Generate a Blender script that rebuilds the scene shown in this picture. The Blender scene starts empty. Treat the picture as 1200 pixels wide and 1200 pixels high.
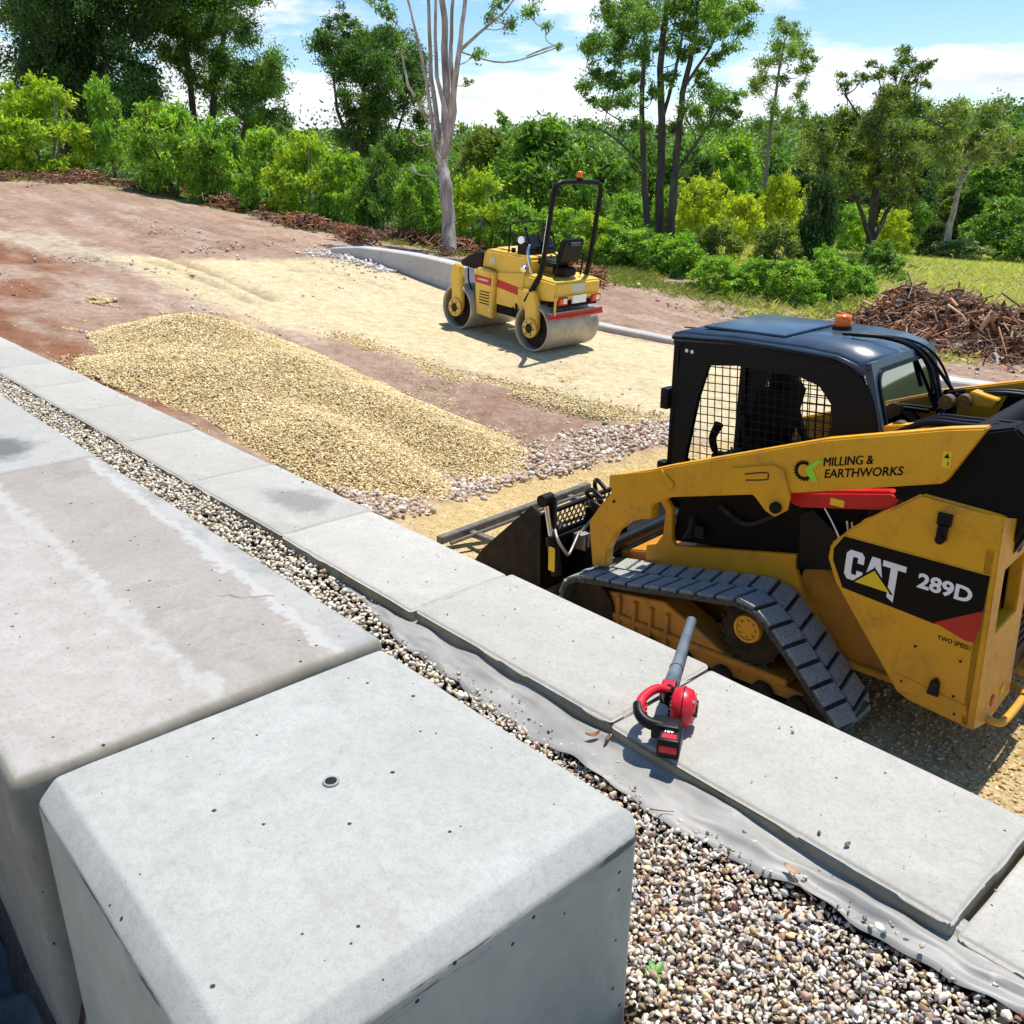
import bpy, math, random
import numpy as np
from mathutils import Vector, Matrix
random.seed(7)
RNG = np.random.default_rng(11)
S = bpy.context.scene
C = S.collection
# ------------------------------------------------------------------ camera frame
H = 3.02                       # eye height above the excavated working level
F, PITCH, YAW = 1044.6, 0.35718, -0.72813
WA = np.array([math.sin(YAW), math.cos(YAW)])      # direction along the wall (away)
WB = np.array([math.cos(YAW), -math.sin(YAW)])     # direction across the wall
def ray(px, py):
    x = (px-600)/F; y = (600-py)/F
    cp, sp = math.cos(PITCH), math.sin(PITCH)
    return np.array([x, cp+y*sp, -sp+y*cp])
def P(px, py, z):              # world point of a photo pixel on the level z
    d = ray(px, py); s = (z-H)/d[2]
    return np.array([d[0]*s, d[1]*s, z])
def PD(px, py, Y):             # world point of a photo pixel at forward distance Y
    d = ray(px, py); s = Y/d[1]
    return np.array([d[0]*s, Y, H+d[2]*s])
def W(a, b, z):
    v = WA*a + WB*b
    return (float(v[0]), float(v[1]), float(z))
# ------------------------------------------------------------------ object helpers
def tag(o, label=None, cat=None, group=None, kind=None):
    if label: o['label'] = label
    if cat: o['category'] = cat
    if group: o['group'] = group
    if kind: o['kind'] = kind
    return o
def empty(name, loc=(0, 0, 0), rz=0.0):
    o = bpy.data.objects.new(name, None); C.objects.link(o)
    o.location = tuple(float(v) for v in loc); o.rotation_euler = (0, 0, rz); o.empty_display_size = .2
    return o
def link(name, me, mat, parent=None, loc=None, rz=0.0):
    o = bpy.data.objects.new(name, me); C.objects.link(o)
    if mat is not None and not me.materials:
        for m in (mat if isinstance(mat, (list, tuple)) else [mat]): me.materials.append(m)
    if parent is not None: o.parent = parent
    if loc is not None: o.location = tuple(float(v) for v in loc)
    if rz: o.rotation_euler = (0, 0, rz)
    return o
def copy_tree(o, parent=None):
    c = o.copy(); C.objects.link(c)
    if parent is not None: c.parent = parent
    for ch in list(o.children): copy_tree(ch, c)
    return c
def np_mesh(name, V, Fc, col=None, smooth=False):
    """V (n,3); Fc (m,k) faces all of k corners; col (n,3) point colours"""
    me = bpy.data.meshes.new(name)
    V = np.ascontiguousarray(V, dtype=np.float32); Fc = np.ascontiguousarray(Fc, dtype=np.int32)
    n, k = Fc.shape
    me.vertices.add(len(V)); me.vertices.foreach_set('co', V.ravel())
    me.loops.add(n*k); me.loops.foreach_set('vertex_index', Fc.ravel())
    me.polygons.add(n); me.polygons.foreach_set('loop_start', np.arange(0, n*k, k, dtype=np.int32))
    me.polygons.foreach_set('loop_total', np.full(n, k, dtype=np.int32))
    if smooth: me.polygons.foreach_set('use_smooth', np.ones(n, dtype=bool))
    if col is not None:
        at = me.color_attributes.new('col', 'FLOAT_COLOR', 'POINT')
        c4 = np.ones((len(V), 4), dtype=np.float32); c4[:, :3] = col
        at.data.foreach_set('color', c4.ravel())
    me.update(calc_edges=True); me.validate()
    return me
class MB:
    def each(s, name, mat, parent=None, **kw):
        """the marked pieces as objects of their own"""
        cuts = s.cuts+[(len(s.v), len(s.f))]; v0 = f0 = 0; out = []
        for v1, f1 in cuts:
            q = MB(); q.v = s.v[v0:v1]; q.f = [tuple(i-v0 for i in f) for f in s.f[f0:f1]]; q.sm = s.sm[f0:f1]; v0, f0 = v1, f1
            if q.v: out.append(q.build(name, mat, parent, **kw))
        return out
    def cut(s): s.cuts.append((len(s.v), len(s.f))); return s
    """collects shapes for ONE mesh"""
    def __init__(s): s.v = []; s.f = []; s.sm = []; s.cuts = []
    def add(s, vs, fs, smooth=False, M=None):
        o = len(s.v)
        for p in vs:
            p = Vector(p)
            s.v.append(tuple(M @ p) if M is not None else tuple(p))
        for f in fs: s.f.append(tuple(o+i for i in f)); s.sm.append(smooth)
        return s
    def box(s, x0, x1, y0, y1, z0, z1, M=None, bev=0.0):
        if bev <= 0:
            vs = [(x, y, z) for x in (x0, x1) for y in (y0, y1) for z in (z0, z1)]
            fs = [(0, 1, 3, 2), (4, 6, 7, 5), (0, 4, 5, 1), (2, 3, 7, 6), (0, 2, 6, 4), (1, 5, 7, 3)]
            return s.add(vs, fs, False, M)
        import bmesh
        bm = bmesh.new(); bmesh.ops.create_cube(bm, size=1)
        for v in bm.verts: v.co = ((x0+x1)/2+v.co.x*(x1-x0), (y0+y1)/2+v.co.y*(y1-y0), (z0+z1)/2+v.co.z*(z1-z0))
        bmesh.ops.bevel(bm, geom=list(bm.edges), offset=bev, segments=2, affect='EDGES', profile=.6)
        bm.verts.ensure_lookup_table()
        vs = [tuple(v.co) for v in bm.verts]; fs = [[v.index for v in f.verts] for f in bm.faces]
        bm.free(); return s.add(vs, fs, True, M)
    def prism(s, pts, w0, w1, fn=None, bev=0.0):
        """polygon pts (u,v) extruded from w0 to w1; fn(u,v,w) -> xyz; default u=x v=z w=y"""
        fn = fn or (lambda u, v, w: (u, w, v))
        n = len(pts)
        if bev > 0 and w1 > w0:
            cx = sum(p[0] for p in pts)/n; cy = sum(p[1] for p in pts)/n
            ins = inset(pts, bev)
            rings = [(ins, w0), (pts, w0+bev), (pts, w1-bev), (ins, w1)]
        else: rings = [(pts, w0), (pts, w1)]
        vs = []; fs = []
        for r, w in rings: vs += [fn(p[0], p[1], w) for p in r]
        for k in range(len(rings)-1):
            for i in range(n):
                j = (i+1) % n
                fs.append((k*n+i, k*n+j, (k+1)*n+j, (k+1)*n+i))
        fs.append(tuple(range(n))[::-1]); L = (len(rings)-1)*n
        fs.append(tuple(L+i for i in range(n)))
        return s.add(vs, fs)
    def ring(s, outer, inner, w0, w1, fn=None):
        """plate with a hole"""
        fn = fn or (lambda u, v, w: (u, w, v))
        cx = sum(p[0] for p in inner)/len(inner); cy = sum(p[1] for p in inner)/len(inner)
        an = sorted(set(round(math.atan2(p[1]-cy, p[0]-cx), 4) for p in list(outer)+list(inner)))
        def cast(poly, t):
            dx, dy = math.cos(t), math.sin(t); best = None
            for i in range(len(poly)):
                x0, y0 = poly[i]; x1, y1 = poly[(i+1) % len(poly)]
                ex, ey = x1-x0, y1-y0; den = dx*ey-dy*ex
                if abs(den) < 1e-12: continue
                tt = ((x0-cx)*ey-(y0-cy)*ex)/den; u = ((x0-cx)*dy-(y0-cy)*dx)/den
                if tt > 1e-6 and -1e-4 <= u <= 1+1e-4 and (best is None or tt > best): best = tt
            return (cx+dx*best, cy+dy*best)
        O = [cast(outer, t) for t in an]; I = [cast(inner, t) for t in an]; n = len(an)
        vs = [fn(p[0], p[1], w) for w in (w0, w1) for p in O] + [fn(p[0], p[1], w) for w in (w0, w1) for p in I]
        fs = []
        for i in range(n):
            j = (i+1) % n
            fs += [(i, j, n+j, n+i), (2*n+j, 2*n+i, 3*n+i, 3*n+j), (j, i, 2*n+i, 2*n+j), (n+i, n+j, 3*n+j, 3*n+i)]
        return s.add(vs, fs)
    def cyl(s, p0, p1, r, r1=None, n=20, caps=True, smooth=True):
        p0 = Vector(p0); p1 = Vector(p1); r1 = r if r1 is None else r1
        d = (p1-p0).normalized(); u = d.orthogonal().normalized(); v = d.cross(u)
        vs = []
        for p, rr in ((p0, r), (p1, r1)):
            vs += [tuple(p+u*math.cos(2*math.pi*i/n)*rr+v*math.sin(2*math.pi*i/n)*rr) for i in range(n)]
        s.add(vs, [(i, (i+1) % n, n+(i+1) % n, n+i) for i in range(n)], smooth)
        if caps: s.add(vs, [tuple(range(n))[::-1], tuple(n+i for i in range(n))])
        return s
    def lathe(s, prof, c, axis='Y', n=40, smooth=False, closed=False):
        """prof list of (r, t): radius and offset along the axis"""
        vs = []
        for r, t in prof:
            for i in range(n):
                a = 2*math.pi*i/n; x, y = r*math.cos(a), r*math.sin(a)
                q = (x, t, y) if axis == 'Y' else ((x, y, t) if axis == 'Z' else (t, x, y))
                vs.append((c[0]+q[0], c[1]+q[1], c[2]+q[2]))
        fs = []; m = len(prof)
        for k in range(m-1 if not closed else m):
            k2 = (k+1) % m
            for i in range(n):
                j = (i+1) % n; fs.append((k*n+i, k*n+j, k2*n+j, k2*n+i))
        if not closed:
            if prof[0][0] > 1e-6: fs.append(tuple(range(n))[::-1])
            if prof[-1][0] > 1e-6: fs.append(tuple((m-1)*n+i for i in range(n)))
        return s.add(vs, fs, smooth)
    def tube(s, pts, r, n=10, smooth_path=True, taper=None):
        pts = [Vector(p) for p in pts]
        if smooth_path and len(pts) > 2:
            q = []
            for i in range(len(pts)-1):
                a = pts[max(i-1, 0)]; b = pts[i]; c = pts[i+1]; d = pts[min(i+2, len(pts)-1)]
                for k in range(5):
                    t = k/5
                    q.append(.5*((2*b)+(c-a)*t+(2*a-5*b+4*c-d)*t*t+(3*b-a-3*c+d)*t**3))
            q.append(pts[-1]); 
        else: q = pts
        N = len(q); vs = []; up = None
        for i, p in enumerate(q):
            d = (q[min(i+1, N-1)]-q[max(i-1, 0)])
            if d.length < 1e-9: d = Vector((0, 0, 1))
            d.normalize()
            u = d.orthogonal().normalized() if up is None else (up-d*up.dot(d)).normalized()
            up = u; v = d.cross(u)
            rr = r if taper is None else r+(taper-r)*i/(N-1)
            vs += [tuple(p+u*math.cos(2*math.pi*k/n)*rr+v*math.sin(2*math.pi*k/n)*rr) for k in range(n)]
        fs = [(i*n+k, i*n+(k+1) % n, (i+1)*n+(k+1) % n, (i+1)*n+k) for i in range(N-1) for k in range(n)]
        s.add(vs, fs, True)
        s.add([vs[k] for k in range(n)]+[vs[(N-1)*n+k] for k in range(n)], [tuple(range(n))[::-1], tuple(n+i for i in range(n))])
        return s
    def build(s, name, mat, parent=None, loc=None, rz=0.0, bevel=0.0, seg=2):
        me = bpy.data.meshes.new(name); me.from_pydata(s.v, [], s.f)
        me.polygons.foreach_set('use_smooth', s.sm)
        me.validate(); me.update()
        if bevel > 0 or True:
            import bmesh
            bm = bmesh.new(); bm.from_mesh(me)
            bmesh.ops.recalc_face_normals(bm, faces=bm.faces)
            if bevel > 0:
                bmesh.ops.remove_doubles(bm, verts=bm.verts, dist=1e-5)
                ed = [e for e in bm.edges if len(e.link_faces) == 2 and e.calc_face_angle(0) > .5]
                bmesh.ops.bevel(bm, geom=ed, offset=bevel, segments=seg, affect='EDGES', clamp_overlap=True)
            bm.to_mesh(me); bm.free()
        return link(name, me, mat, parent, loc, rz)
def inset(pts, d):
    n = len(pts); out = []
    A = sum(pts[i][0]*pts[(i+1) % n][1]-pts[(i+1) % n][0]*pts[i][1] for i in range(n))
    sg = 1 if A > 0 else -1
    for i in range(n):
        p0 = Vector(pts[i-1]); p1 = Vector(pts[i]); p2 = Vector(pts[(i+1) % n])
        a = (p1-p0).normalized(); b = (p2-p1).normalized()
        na = Vector((-a.y, a.x))*sg; nb = Vector((-b.y, b.x))*sg
        m = (na+nb)
        m = m.normalized()/max(.4, m.normalized().dot(na)) if m.length > 1e-6 else na
        out.append((p1.x+m.x*d, p1.y+m.y*d))
    return out
# ------------------------------------------------------------------ materials
MATS = {}
class NT:
    def __init__(s, name):
        s.m = bpy.data.materials.new(name); s.m.use_nodes = True
        s.t = s.m.node_tree; s.b = s.t.nodes['Principled BSDF']; s.out = s.t.nodes['Material Output']
        s.co = s.t.nodes.new('ShaderNodeTexCoord')
    def n(s, typ, **kw):
        nd = s.t.nodes.new(typ)
        for k, v in kw.items(): setattr(nd, k, v)
        return nd
    def L(s, a, b): s.t.links.new(a, b)
    def noise(s, scale, detail=4, rough=.55, coord='Object', vec=None, dist=0):
        nd = s.n('ShaderNodeTexNoise'); nd.inputs['Scale'].default_value = scale
        nd.inputs['Detail'].default_value = detail; nd.inputs['Roughness'].default_value = rough
        nd.inputs['Distortion'].default_value = dist
        s.L(vec if vec is not None else s.co.outputs[coord], nd.inputs['Vector']); return nd.outputs['Fac']
    def vor(s, scale, feat='F1', coord='Object', out='Distance', rnd=1.0):
        nd = s.n('ShaderNodeTexVoronoi', feature=feat); nd.inputs['Scale'].default_value = scale
        nd.inputs['Randomness'].default_value = rnd
        s.L(s.co.outputs[coord], nd.inputs['Vector']); return nd.outputs[out]
    def ramp(s, fac, stops):
        nd = s.n('ShaderNodeValToRGB'); cr = nd.color_ramp
        while len(cr.elements) < len(stops): cr.elements.new(.5)
        for e, (p, c) in zip(cr.elements, stops):
            e.position = p; e.color = (c if hasattr(c, '__len__') else (c, c, c))[:3]+(1,) if hasattr(c, '__len__') else (c, c, c, 1)
        s.L(fac, nd.inputs['Fac']); return nd.outputs['Color']
    def mix(s, fac, a, b, mode='MIX'):
        nd = s.n('ShaderNodeMix', data_type='RGBA', blend_type=mode)
        for sock, v in ((nd.inputs[0], fac), (nd.inputs[6], a), (nd.inputs[7], b)):
            if hasattr(v, 'default_value') or hasattr(v, 'is_linked'): s.L(v, sock)
            elif hasattr(v, '__len__'): sock.default_value = tuple(v)[:3]+(1,)
            else: sock.default_value = v
        return nd.outputs[2]
    def math(s, op, a, b=None, clamp=False):
        nd = s.n('ShaderNodeMath', operation=op, use_clamp=clamp)
        for i, v in enumerate((a, b)):
            if v is None: continue
            if hasattr(v, 'is_linked'): s.L(v, nd.inputs[i])
            else: nd.inputs[i].default_value = v
        return nd.outputs[0]
    def bump(s, h, strength=.5, dist=.01, prev=None):
        nd = s.n('ShaderNodeBump'); nd.inputs['Strength'].default_value = strength
        nd.inputs['Distance'].default_value = dist; s.L(h, nd.inputs['Height'])
        if prev is not None: s.L(prev, nd.inputs['Normal'])
        return nd.outputs['Normal']
    def fin(s, col=None, rough=.6, metal=0, normal=None, spec=None, coat=0):
        b = s.b
        if col is not None:
            if hasattr(col, 'is_linked'): s.L(col, b.inputs['Base Color'])
            else: b.inputs['Base Color'].default_value = tuple(col)[:3]+(1,)
        if hasattr(rough, 'is_linked'): s.L(rough, b.inputs['Roughness'])
        else: b.inputs['Roughness'].default_value = rough
        b.inputs['Metallic'].default_value = metal
        if spec is not None: b.inputs['Specular IOR Level'].default_value = spec
        if coat: b.inputs['Coat Weight'].default_value = coat; b.inputs['Coat Roughness'].default_value = .1
        if normal is not None: s.L(normal, b.inputs['Normal'])
        return s.m
def paint(name, col, dirt=(.16, .10, .06), amt=.35, rough=.35, chips=True):
    t = NT(name)
    n1 = t.noise(3.5, 6, .65); n2 = t.noise(26, 4, .6); n3 = t.noise(90, 3, .6)
    c = t.mix(t.ramp(n1, [(.35, 0.0), (.75, 1.0)]), col, tuple(v*.86 for v in col))
    d = t.math('MULTIPLY', t.ramp(n1, [(.5, 0.0), (.72, 1.0)]), t.ramp(n2, [(.4, 0.0), (.65, 1.0)]))
    c = t.mix(t.math('MULTIPLY', d, amt), c, dirt)
    if chips:
        sc = t.ramp(t.noise(9, 8, .8, dist=.6), [(.655, 0.0), (.67, 1.0)])
        c = t.mix(t.math('MULTIPLY', sc, .8), c, (.05, .03, .02))
    g_ = t.n('ShaderNodeSeparateXYZ'); t.L(t.co.outputs['Object'], g_.inputs[0])
    lowd = t.math('MULTIPLY', t.ramp(g_.outputs['Z'], [(.25, 1.0), (.75, 0.0)]), t.ramp(t.noise(5, 8, .75), [(.35, 0.), (.65, .75)]))
    c = t.mix(t.math('MULTIPLY', lowd, min(1, amt*1.3)), c, (.27, .17, .085))
    str_ = t.n('ShaderNodeMapping'); str_.inputs['Scale'].default_value = (9, 9, .9); t.L(t.co.outputs['Object'], str_.inputs[0])
    c = t.mix(t.ramp(t.noise(3, 5, .6, vec=str_.outputs[0]), [(.56, 0.), (.75, .28)]), c, tuple(v*.45 for v in col))
    r = t.ramp(n2, [(.3, rough*.8), (.7, min(1, rough*1.5))])
    return t.fin(c, r, normal=t.bump(n3, .12, .002))
def plain(name, col, rough=.5, metal=0, var=.25, scale=20, bump=.15, dust=0, dustcol=(.35, .27, .18)):
    t = NT(name); n = t.noise(scale, 5, .6)
    c = t.mix(t.ramp(n, [(.3, 0.0), (.7, 1.0)]), tuple(v*(1-var) for v in col), tuple(min(1, v*(1+var)) for v in col))
    if dust:
        g = t.n('ShaderNodeNewGeometry'); sx = t.n('ShaderNodeSeparateXYZ'); t.L(g.outputs['Normal'], sx.inputs[0])
        f = t.math('MULTIPLY', t.ramp(sx.outputs['Z'], [(.3, 0.15), (.9, 1.0)]), t.ramp(t.noise(8, 6, .7), [(.3, 0.0), (.62, dust)]))
        c = t.mix(f, c, dustcol)
    return t.fin(c, rough, metal, t.bump(t.noise(scale*5, 3), bump, .002))
M = {}
M['yellow'] = paint('loader_yellow_paint', (.80, .39, .010), amt=.6)
M['yellow_roller'] = paint('roller_yellow_paint', (.88, .56, .07), amt=.5)
M['black'] = plain('black_paint', (.0035, .004, .0052), .42, dust=.02)
M['black'].node_tree.nodes['Principled BSDF'].inputs['Specular IOR Level'].default_value = .22
M['black_matt'] = plain('black_matt', (.003, .003, .0034), .65, dust=.03)
M['black_matt'].node_tree.nodes['Principled BSDF'].inputs['Specular IOR Level'].default_value = .15
M['cab_sky_tint'] = plain('sky_tinted_cab_paint', (.035, .062, .10), .24, var=.1, dust=.15, dustcol=(.16, .22, .28))  # reflected sky put into the dark base colour as a blue tint
M['red'] = paint('red_paint', (.55, .012, .012), amt=.2, chips=False)
M['red_plastic'] = plain('red_plastic', (.62, .010, .022), .35)
M['rubber'] = None
M['steel'] = plain('dusty_steel', (.36, .34, .31), .45, .6, .2, 14)
M['chrome'] = plain('chrome_rod', (.75, .75, .75), .15, 1, .05)
M['white'] = plain('white_vinyl', (.92, .92, .92), .4, var=.03)
M['decal_yellow'] = plain('yellow_vinyl', (.85, .60, .02), .4, var=.04)
M['lime'] = plain('lime_vinyl', (.36, .72, .03), .4, var=.04)
M['decal_black'] = plain('black_vinyl', (.004, .004, .004), .5, var=.1)
M['decal_black'].node_tree.nodes['Principled BSDF'].inputs['Specular IOR Level'].default_value = .15
M['orange'] = plain('amber_lens', (.85, .16, .01), .2, var=.1)
M['redlens'] = plain('red_lens', (.6, .03, .01), .2, var=.1)
M['brass'] = plain('brass_fitting', (.20, .12, .04), .4, .5)
M['bar_steel'] = plain('worn_dark_steel', (.17, .15, .125), .5, .3, .35, 14)
M['grey_plastic'] = plain('grey_plastic', (.055, .075, .095), .4, dust=.35, dustcol=(.33, .36, .38))
M['mud'] = plain('mud_caked_steel', (.025, .016, .010), .9, 0, .6, 12, .6)
M['rock_white'] = plain('pale_rock', (.5, .48, .45), .9)
def mk():
    t = NT('dusty_rubber')
    g = t.n('ShaderNodeAttribute', attribute_name='lug'); n = t.noise(30, 6, .7); n2 = t.noise(160, 3, .7)
    worn = t.math('MULTIPLY', g.outputs['Fac'], t.ramp(n, [(.2, .75), (.45, 1.0)]))
    worn = t.math('MULTIPLY', worn, t.ramp(n2, [(.36, .12), (.60, 1.0)]))
    c = t.mix(worn, t.mix(t.ramp(n, [(.4, 0.), (.7, 1.)]), (.022, .027, .028), (.085, .098, .095)), (.46, .49, .45))
    return t.fin(c, .75, 0, t.bump(n2, .6, .006))
M['rubber'] = mk()
def glass(name, tint, refl=.25):
    t = NT(name); t.t.nodes.remove(t.b)
    tr = t.n('ShaderNodeBsdfTransparent'); tr.inputs['Color'].default_value = tint+(1,)
    gl = t.n('ShaderNodeBsdfGlossy'); gl.inputs['Roughness'].default_value = .03
    fr = t.n('ShaderNodeFresnel'); fr.inputs['IOR'].default_value = 1.5
    fac = t.math('ADD', fr.outputs[0], refl, True)
    mx = t.n('ShaderNodeMixShader'); t.L(fac, mx.inputs[0]); t.L(tr.outputs[0], mx.inputs[1]); t.L(gl.outputs[0], mx.inputs[2])
    t.L(mx.outputs[0], t.out.inputs['Surface']); return t.m
M['glass'] = glass('tinted_glass', (.75, .92, .93), .38)
def vcol(name, rough=.8, bump=.3, scale=40, hsv=.12):
    t = NT(name); a = t.n('ShaderNodeAttribute', attribute_name='col'); n = t.noise(scale, 4, .6)
    c = t.mix(t.ramp(n, [(.3, 0.), (.7, hsv*3)]), a.outputs['Color'], (.12, .10, .08))
    return t.fin(c, rough, 0, t.bump(n, bump, .003))
M['stone'] = vcol('pebble_stone', .6, .2, 60, .05)
M['heapstone'] = vcol('heap_stone', .85, .2, 60, .03)
M['bark'] = None
def bark(name, c1, c2, scale=5):
    t = NT(name)
    mp = t.n('ShaderNodeMapping'); mp.inputs['Scale'].default_value = (1, 1, .22); t.L(t.co.outputs['Object'], mp.inputs[0])
    n = t.noise(scale, 7, .7, vec=mp.outputs[0]); n2 = t.noise(scale*4, 4, .7, vec=mp.outputs[0])
    c = t.mix(t.ramp(n, [(.38, 0.), (.62, 1.)]), c1, c2)
    c = t.mix(t.ramp(n2, [(.5, 0.), (.75, .6)]), c, tuple(v*.4 for v in c1))
    return t.fin(c, .9, 0, t.bump(n2, .8, .03))
M['bark_dark'] = bark('dark_bark', (.05, .04, .03), (.14, .115, .09))
M['bark_pale'] = bark('pale_gum_bark', (.27, .20, .16), (.68, .62, .55), 8)
M['bark_grey'] = bark('grey_bark', (.13, .115, .10), (.36, .33, .29))
M['wood_brown'] = bark('broken_wood', (.12, .05, .022), (.30, .15, .08), 9)
def leafmat():
    t = NT('leaf_foliage'); t.b.inputs['Roughness'].default_value = .5
    a = t.n('ShaderNodeAttribute', attribute_name='col')
    t.L(a.outputs['Color'], t.b.inputs['Base Color']); t.b.inputs['Specular IOR Level'].default_value = .35
    tr = t.n('ShaderNodeBsdfTranslucent')
    br = t.mix(1.0, a.outputs['Color'], (1.5, 1.6, .5), 'MULTIPLY'); t.L(br, tr.inputs['Color'])
    mx = t.n('ShaderNodeMixShader'); mx.inputs[0].default_value = .38
    t.L(t.b.outputs[0], mx.inputs[1]); t.L(tr.outputs[0], mx.inputs[2]); t.L(mx.outputs[0], t.out.inputs['Surface'])
    return t.m
M['leaf'] = leafmat()
def concrete(name, c1, c2, stain=(.16, .16, .13), stainamt=.5, scale=2.0, pits=1.0, warm=None, extra=None):
    t = NT(name)
    n = t.noise(scale, 8, .6); n2 = t.noise(scale*9, 6, .65); n3 = t.noise(220, 3, .6); big = t.noise(scale*.45, 3, .5)
    c = t.mix(t.ramp(n, [(.3, 0.), (.7, 1.)]), c1, c2)
    c = t.mix(t.ramp(n2, [(.42, 0.), (.68, .35)]), c, tuple(v*.78 for v in c1))
    if warm: c = t.mix(t.ramp(big, [(.45, 0.), (.62, .7)]), c, warm)
    c = t.mix(t.math('MULTIPLY', t.ramp(t.noise(scale*.8, 7, .72, dist=.5), [(.52, 0.), (.7, 1.)]), stainamt), c, stain)
    c = t.mix(t.ramp(n3, [(.5, 0.), (.75, .4)]), c, (.2, .19, .17))
    c = t.mix(t.ramp(t.noise(60, 5, .7), [(.45, 0.), (.7, .35)]), c, tuple(v*.62 for v in c1))
    oi = t.n('ShaderNodeObjectInfo'); c = t.mix(1.0, c, t.ramp(oi.outputs['Random'], [(0., (.90, .90, .89)), (1., (1.07, 1.07, 1.06))]), 'MULTIPLY')
    c = t.mix(t.math('MULTIPLY', t.ramp(t.noise(.9, 9, .78, dist=1.2), [(.55, 0.), (.66, 1.)]), .35), c, tuple(v*.55 for v in c1))
    c = t.mix(t.ramp(t.noise(110, 6, .85), [(.60, 0.), (.68, .5)]), c, tuple(v*.42 for v in c1))
    if extra: c = extra(t, c)
    # pin holes: sparse voronoi cells, only some of them
    v = t.n('ShaderNodeTexVoronoi'); v.inputs['Scale'].default_value = 38
    t.L(t.co.outputs['Object'], v.inputs['Vector'])
    sp = t.n('ShaderNodeSeparateColor'); t.L(v.outputs['Color'], sp.inputs[0])
    r = t.math('MULTIPLY', t.math('GREATER_THAN', sp.outputs[0], .70), t.math('MULTIPLY', t.math('POWER', sp.outputs[1], 2.6), .21*pits))
    hole = t.math('LESS_THAN', v.outputs['Distance'], r)
    c = t.mix(t.math('MULTIPLY', hole, .95), c, (.022, .02, .018))
    hb = t.math('SUBTRACT', t.math('MULTIPLY', n2, .5), hole)
    nb = t.bump(hb, .5, .004); nb = t.bump(n3, .25, .001, nb)
    return t.fin(c, .85, 0, nb, .3)
def form_face(t, c):  # greenish mottled form faces, side colour lightened in place of fill light
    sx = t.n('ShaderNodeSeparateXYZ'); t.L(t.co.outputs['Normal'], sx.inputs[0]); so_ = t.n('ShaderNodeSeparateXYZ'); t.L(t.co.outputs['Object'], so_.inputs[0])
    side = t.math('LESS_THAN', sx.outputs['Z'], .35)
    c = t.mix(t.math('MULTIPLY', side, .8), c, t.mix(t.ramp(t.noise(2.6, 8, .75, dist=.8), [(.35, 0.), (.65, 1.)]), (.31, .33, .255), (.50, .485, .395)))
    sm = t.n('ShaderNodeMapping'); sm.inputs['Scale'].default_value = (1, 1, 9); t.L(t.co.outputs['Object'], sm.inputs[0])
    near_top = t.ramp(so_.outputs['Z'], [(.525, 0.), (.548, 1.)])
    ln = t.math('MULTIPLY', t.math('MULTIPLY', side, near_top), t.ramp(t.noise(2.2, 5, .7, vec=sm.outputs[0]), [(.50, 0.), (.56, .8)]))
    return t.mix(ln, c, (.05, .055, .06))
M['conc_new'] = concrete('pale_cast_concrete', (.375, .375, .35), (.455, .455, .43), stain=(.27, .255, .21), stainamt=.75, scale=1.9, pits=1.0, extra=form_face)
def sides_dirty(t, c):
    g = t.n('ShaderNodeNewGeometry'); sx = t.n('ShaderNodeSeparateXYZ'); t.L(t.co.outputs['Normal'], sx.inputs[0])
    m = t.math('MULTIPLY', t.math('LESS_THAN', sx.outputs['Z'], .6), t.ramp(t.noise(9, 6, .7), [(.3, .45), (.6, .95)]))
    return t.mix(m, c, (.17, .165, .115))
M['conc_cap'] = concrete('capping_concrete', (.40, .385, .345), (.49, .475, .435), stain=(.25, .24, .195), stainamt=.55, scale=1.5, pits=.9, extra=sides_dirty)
def cap_smudge(t, c):
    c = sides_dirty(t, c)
    sp = t.n('ShaderNodeSeparateXYZ'); t.L(t.co.outputs['Object'], sp.inputs[0]); x, y = sp.outputs[0], sp.outputs[1]
    nz = t.math('SUBTRACT', t.noise(5, 8, .75), .5); dx = t.math('DIVIDE', t.math('ADD', x, .16), .34); dy = t.math('DIVIDE', t.math('ADD', y, .04), .16)
    d = t.math('ADD', t.math('SQRT', t.math('ADD', t.math('MULTIPLY', dx, dx), t.math('MULTIPLY', dy, dy))), t.math('MULTIPLY', nz, 2.0))
    return t.mix(t.ramp(d, [(.45, .7), (1.0, 0.)]), c, (.17, .17, .165))
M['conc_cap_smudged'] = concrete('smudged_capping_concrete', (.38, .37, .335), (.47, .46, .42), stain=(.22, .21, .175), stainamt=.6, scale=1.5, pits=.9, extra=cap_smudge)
M['conc_kerb'] = concrete('kerb_concrete', (.48, .47, .45), (.60, .59, .57), scale=1.2, stainamt=.3, pits=.2)
# ------------------------------------------------------------------ terrain
def Rz(px, py, zrel): return P(px, py, H+zrel)
CT = [ (1.84, 5.63, 0.0), (3.2, 4.6, 0.0), (.6, 7.0, 0.02), (4.2, 6.5, 0.0), (3.0, 2.5, 0), (5, 3, 0),
       (0.7, 13.9, .585), (-.5, 15.1, .72), (7.3, 12.9, 0.03), (9, 10, -.05), (12, 8, -.1) ]
for q in [((385,292),20.2), ((530,330),18.4), ((790,402),15.5), ((1200,470),12.9), ((0,205),30), ((0,270),19), ((0,330),13.4),
          ((200,290),18.8), ((350,262),24.7), ((250,238),29), ((130,212),30), ((525,297),22.9), ((700,330),21), ((850,350),21.2),
          ((1000,400),17.8), ((1150,420),16), ((1150,310),39), ((1080,275),66), ((600,560),9.3), ((760,520),9.6), ((1000,300),36), ((800,290),28), ((640,300),30)]:
    CT.append(tuple(PD(q[0][0], q[0][1], q[1])))
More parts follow.
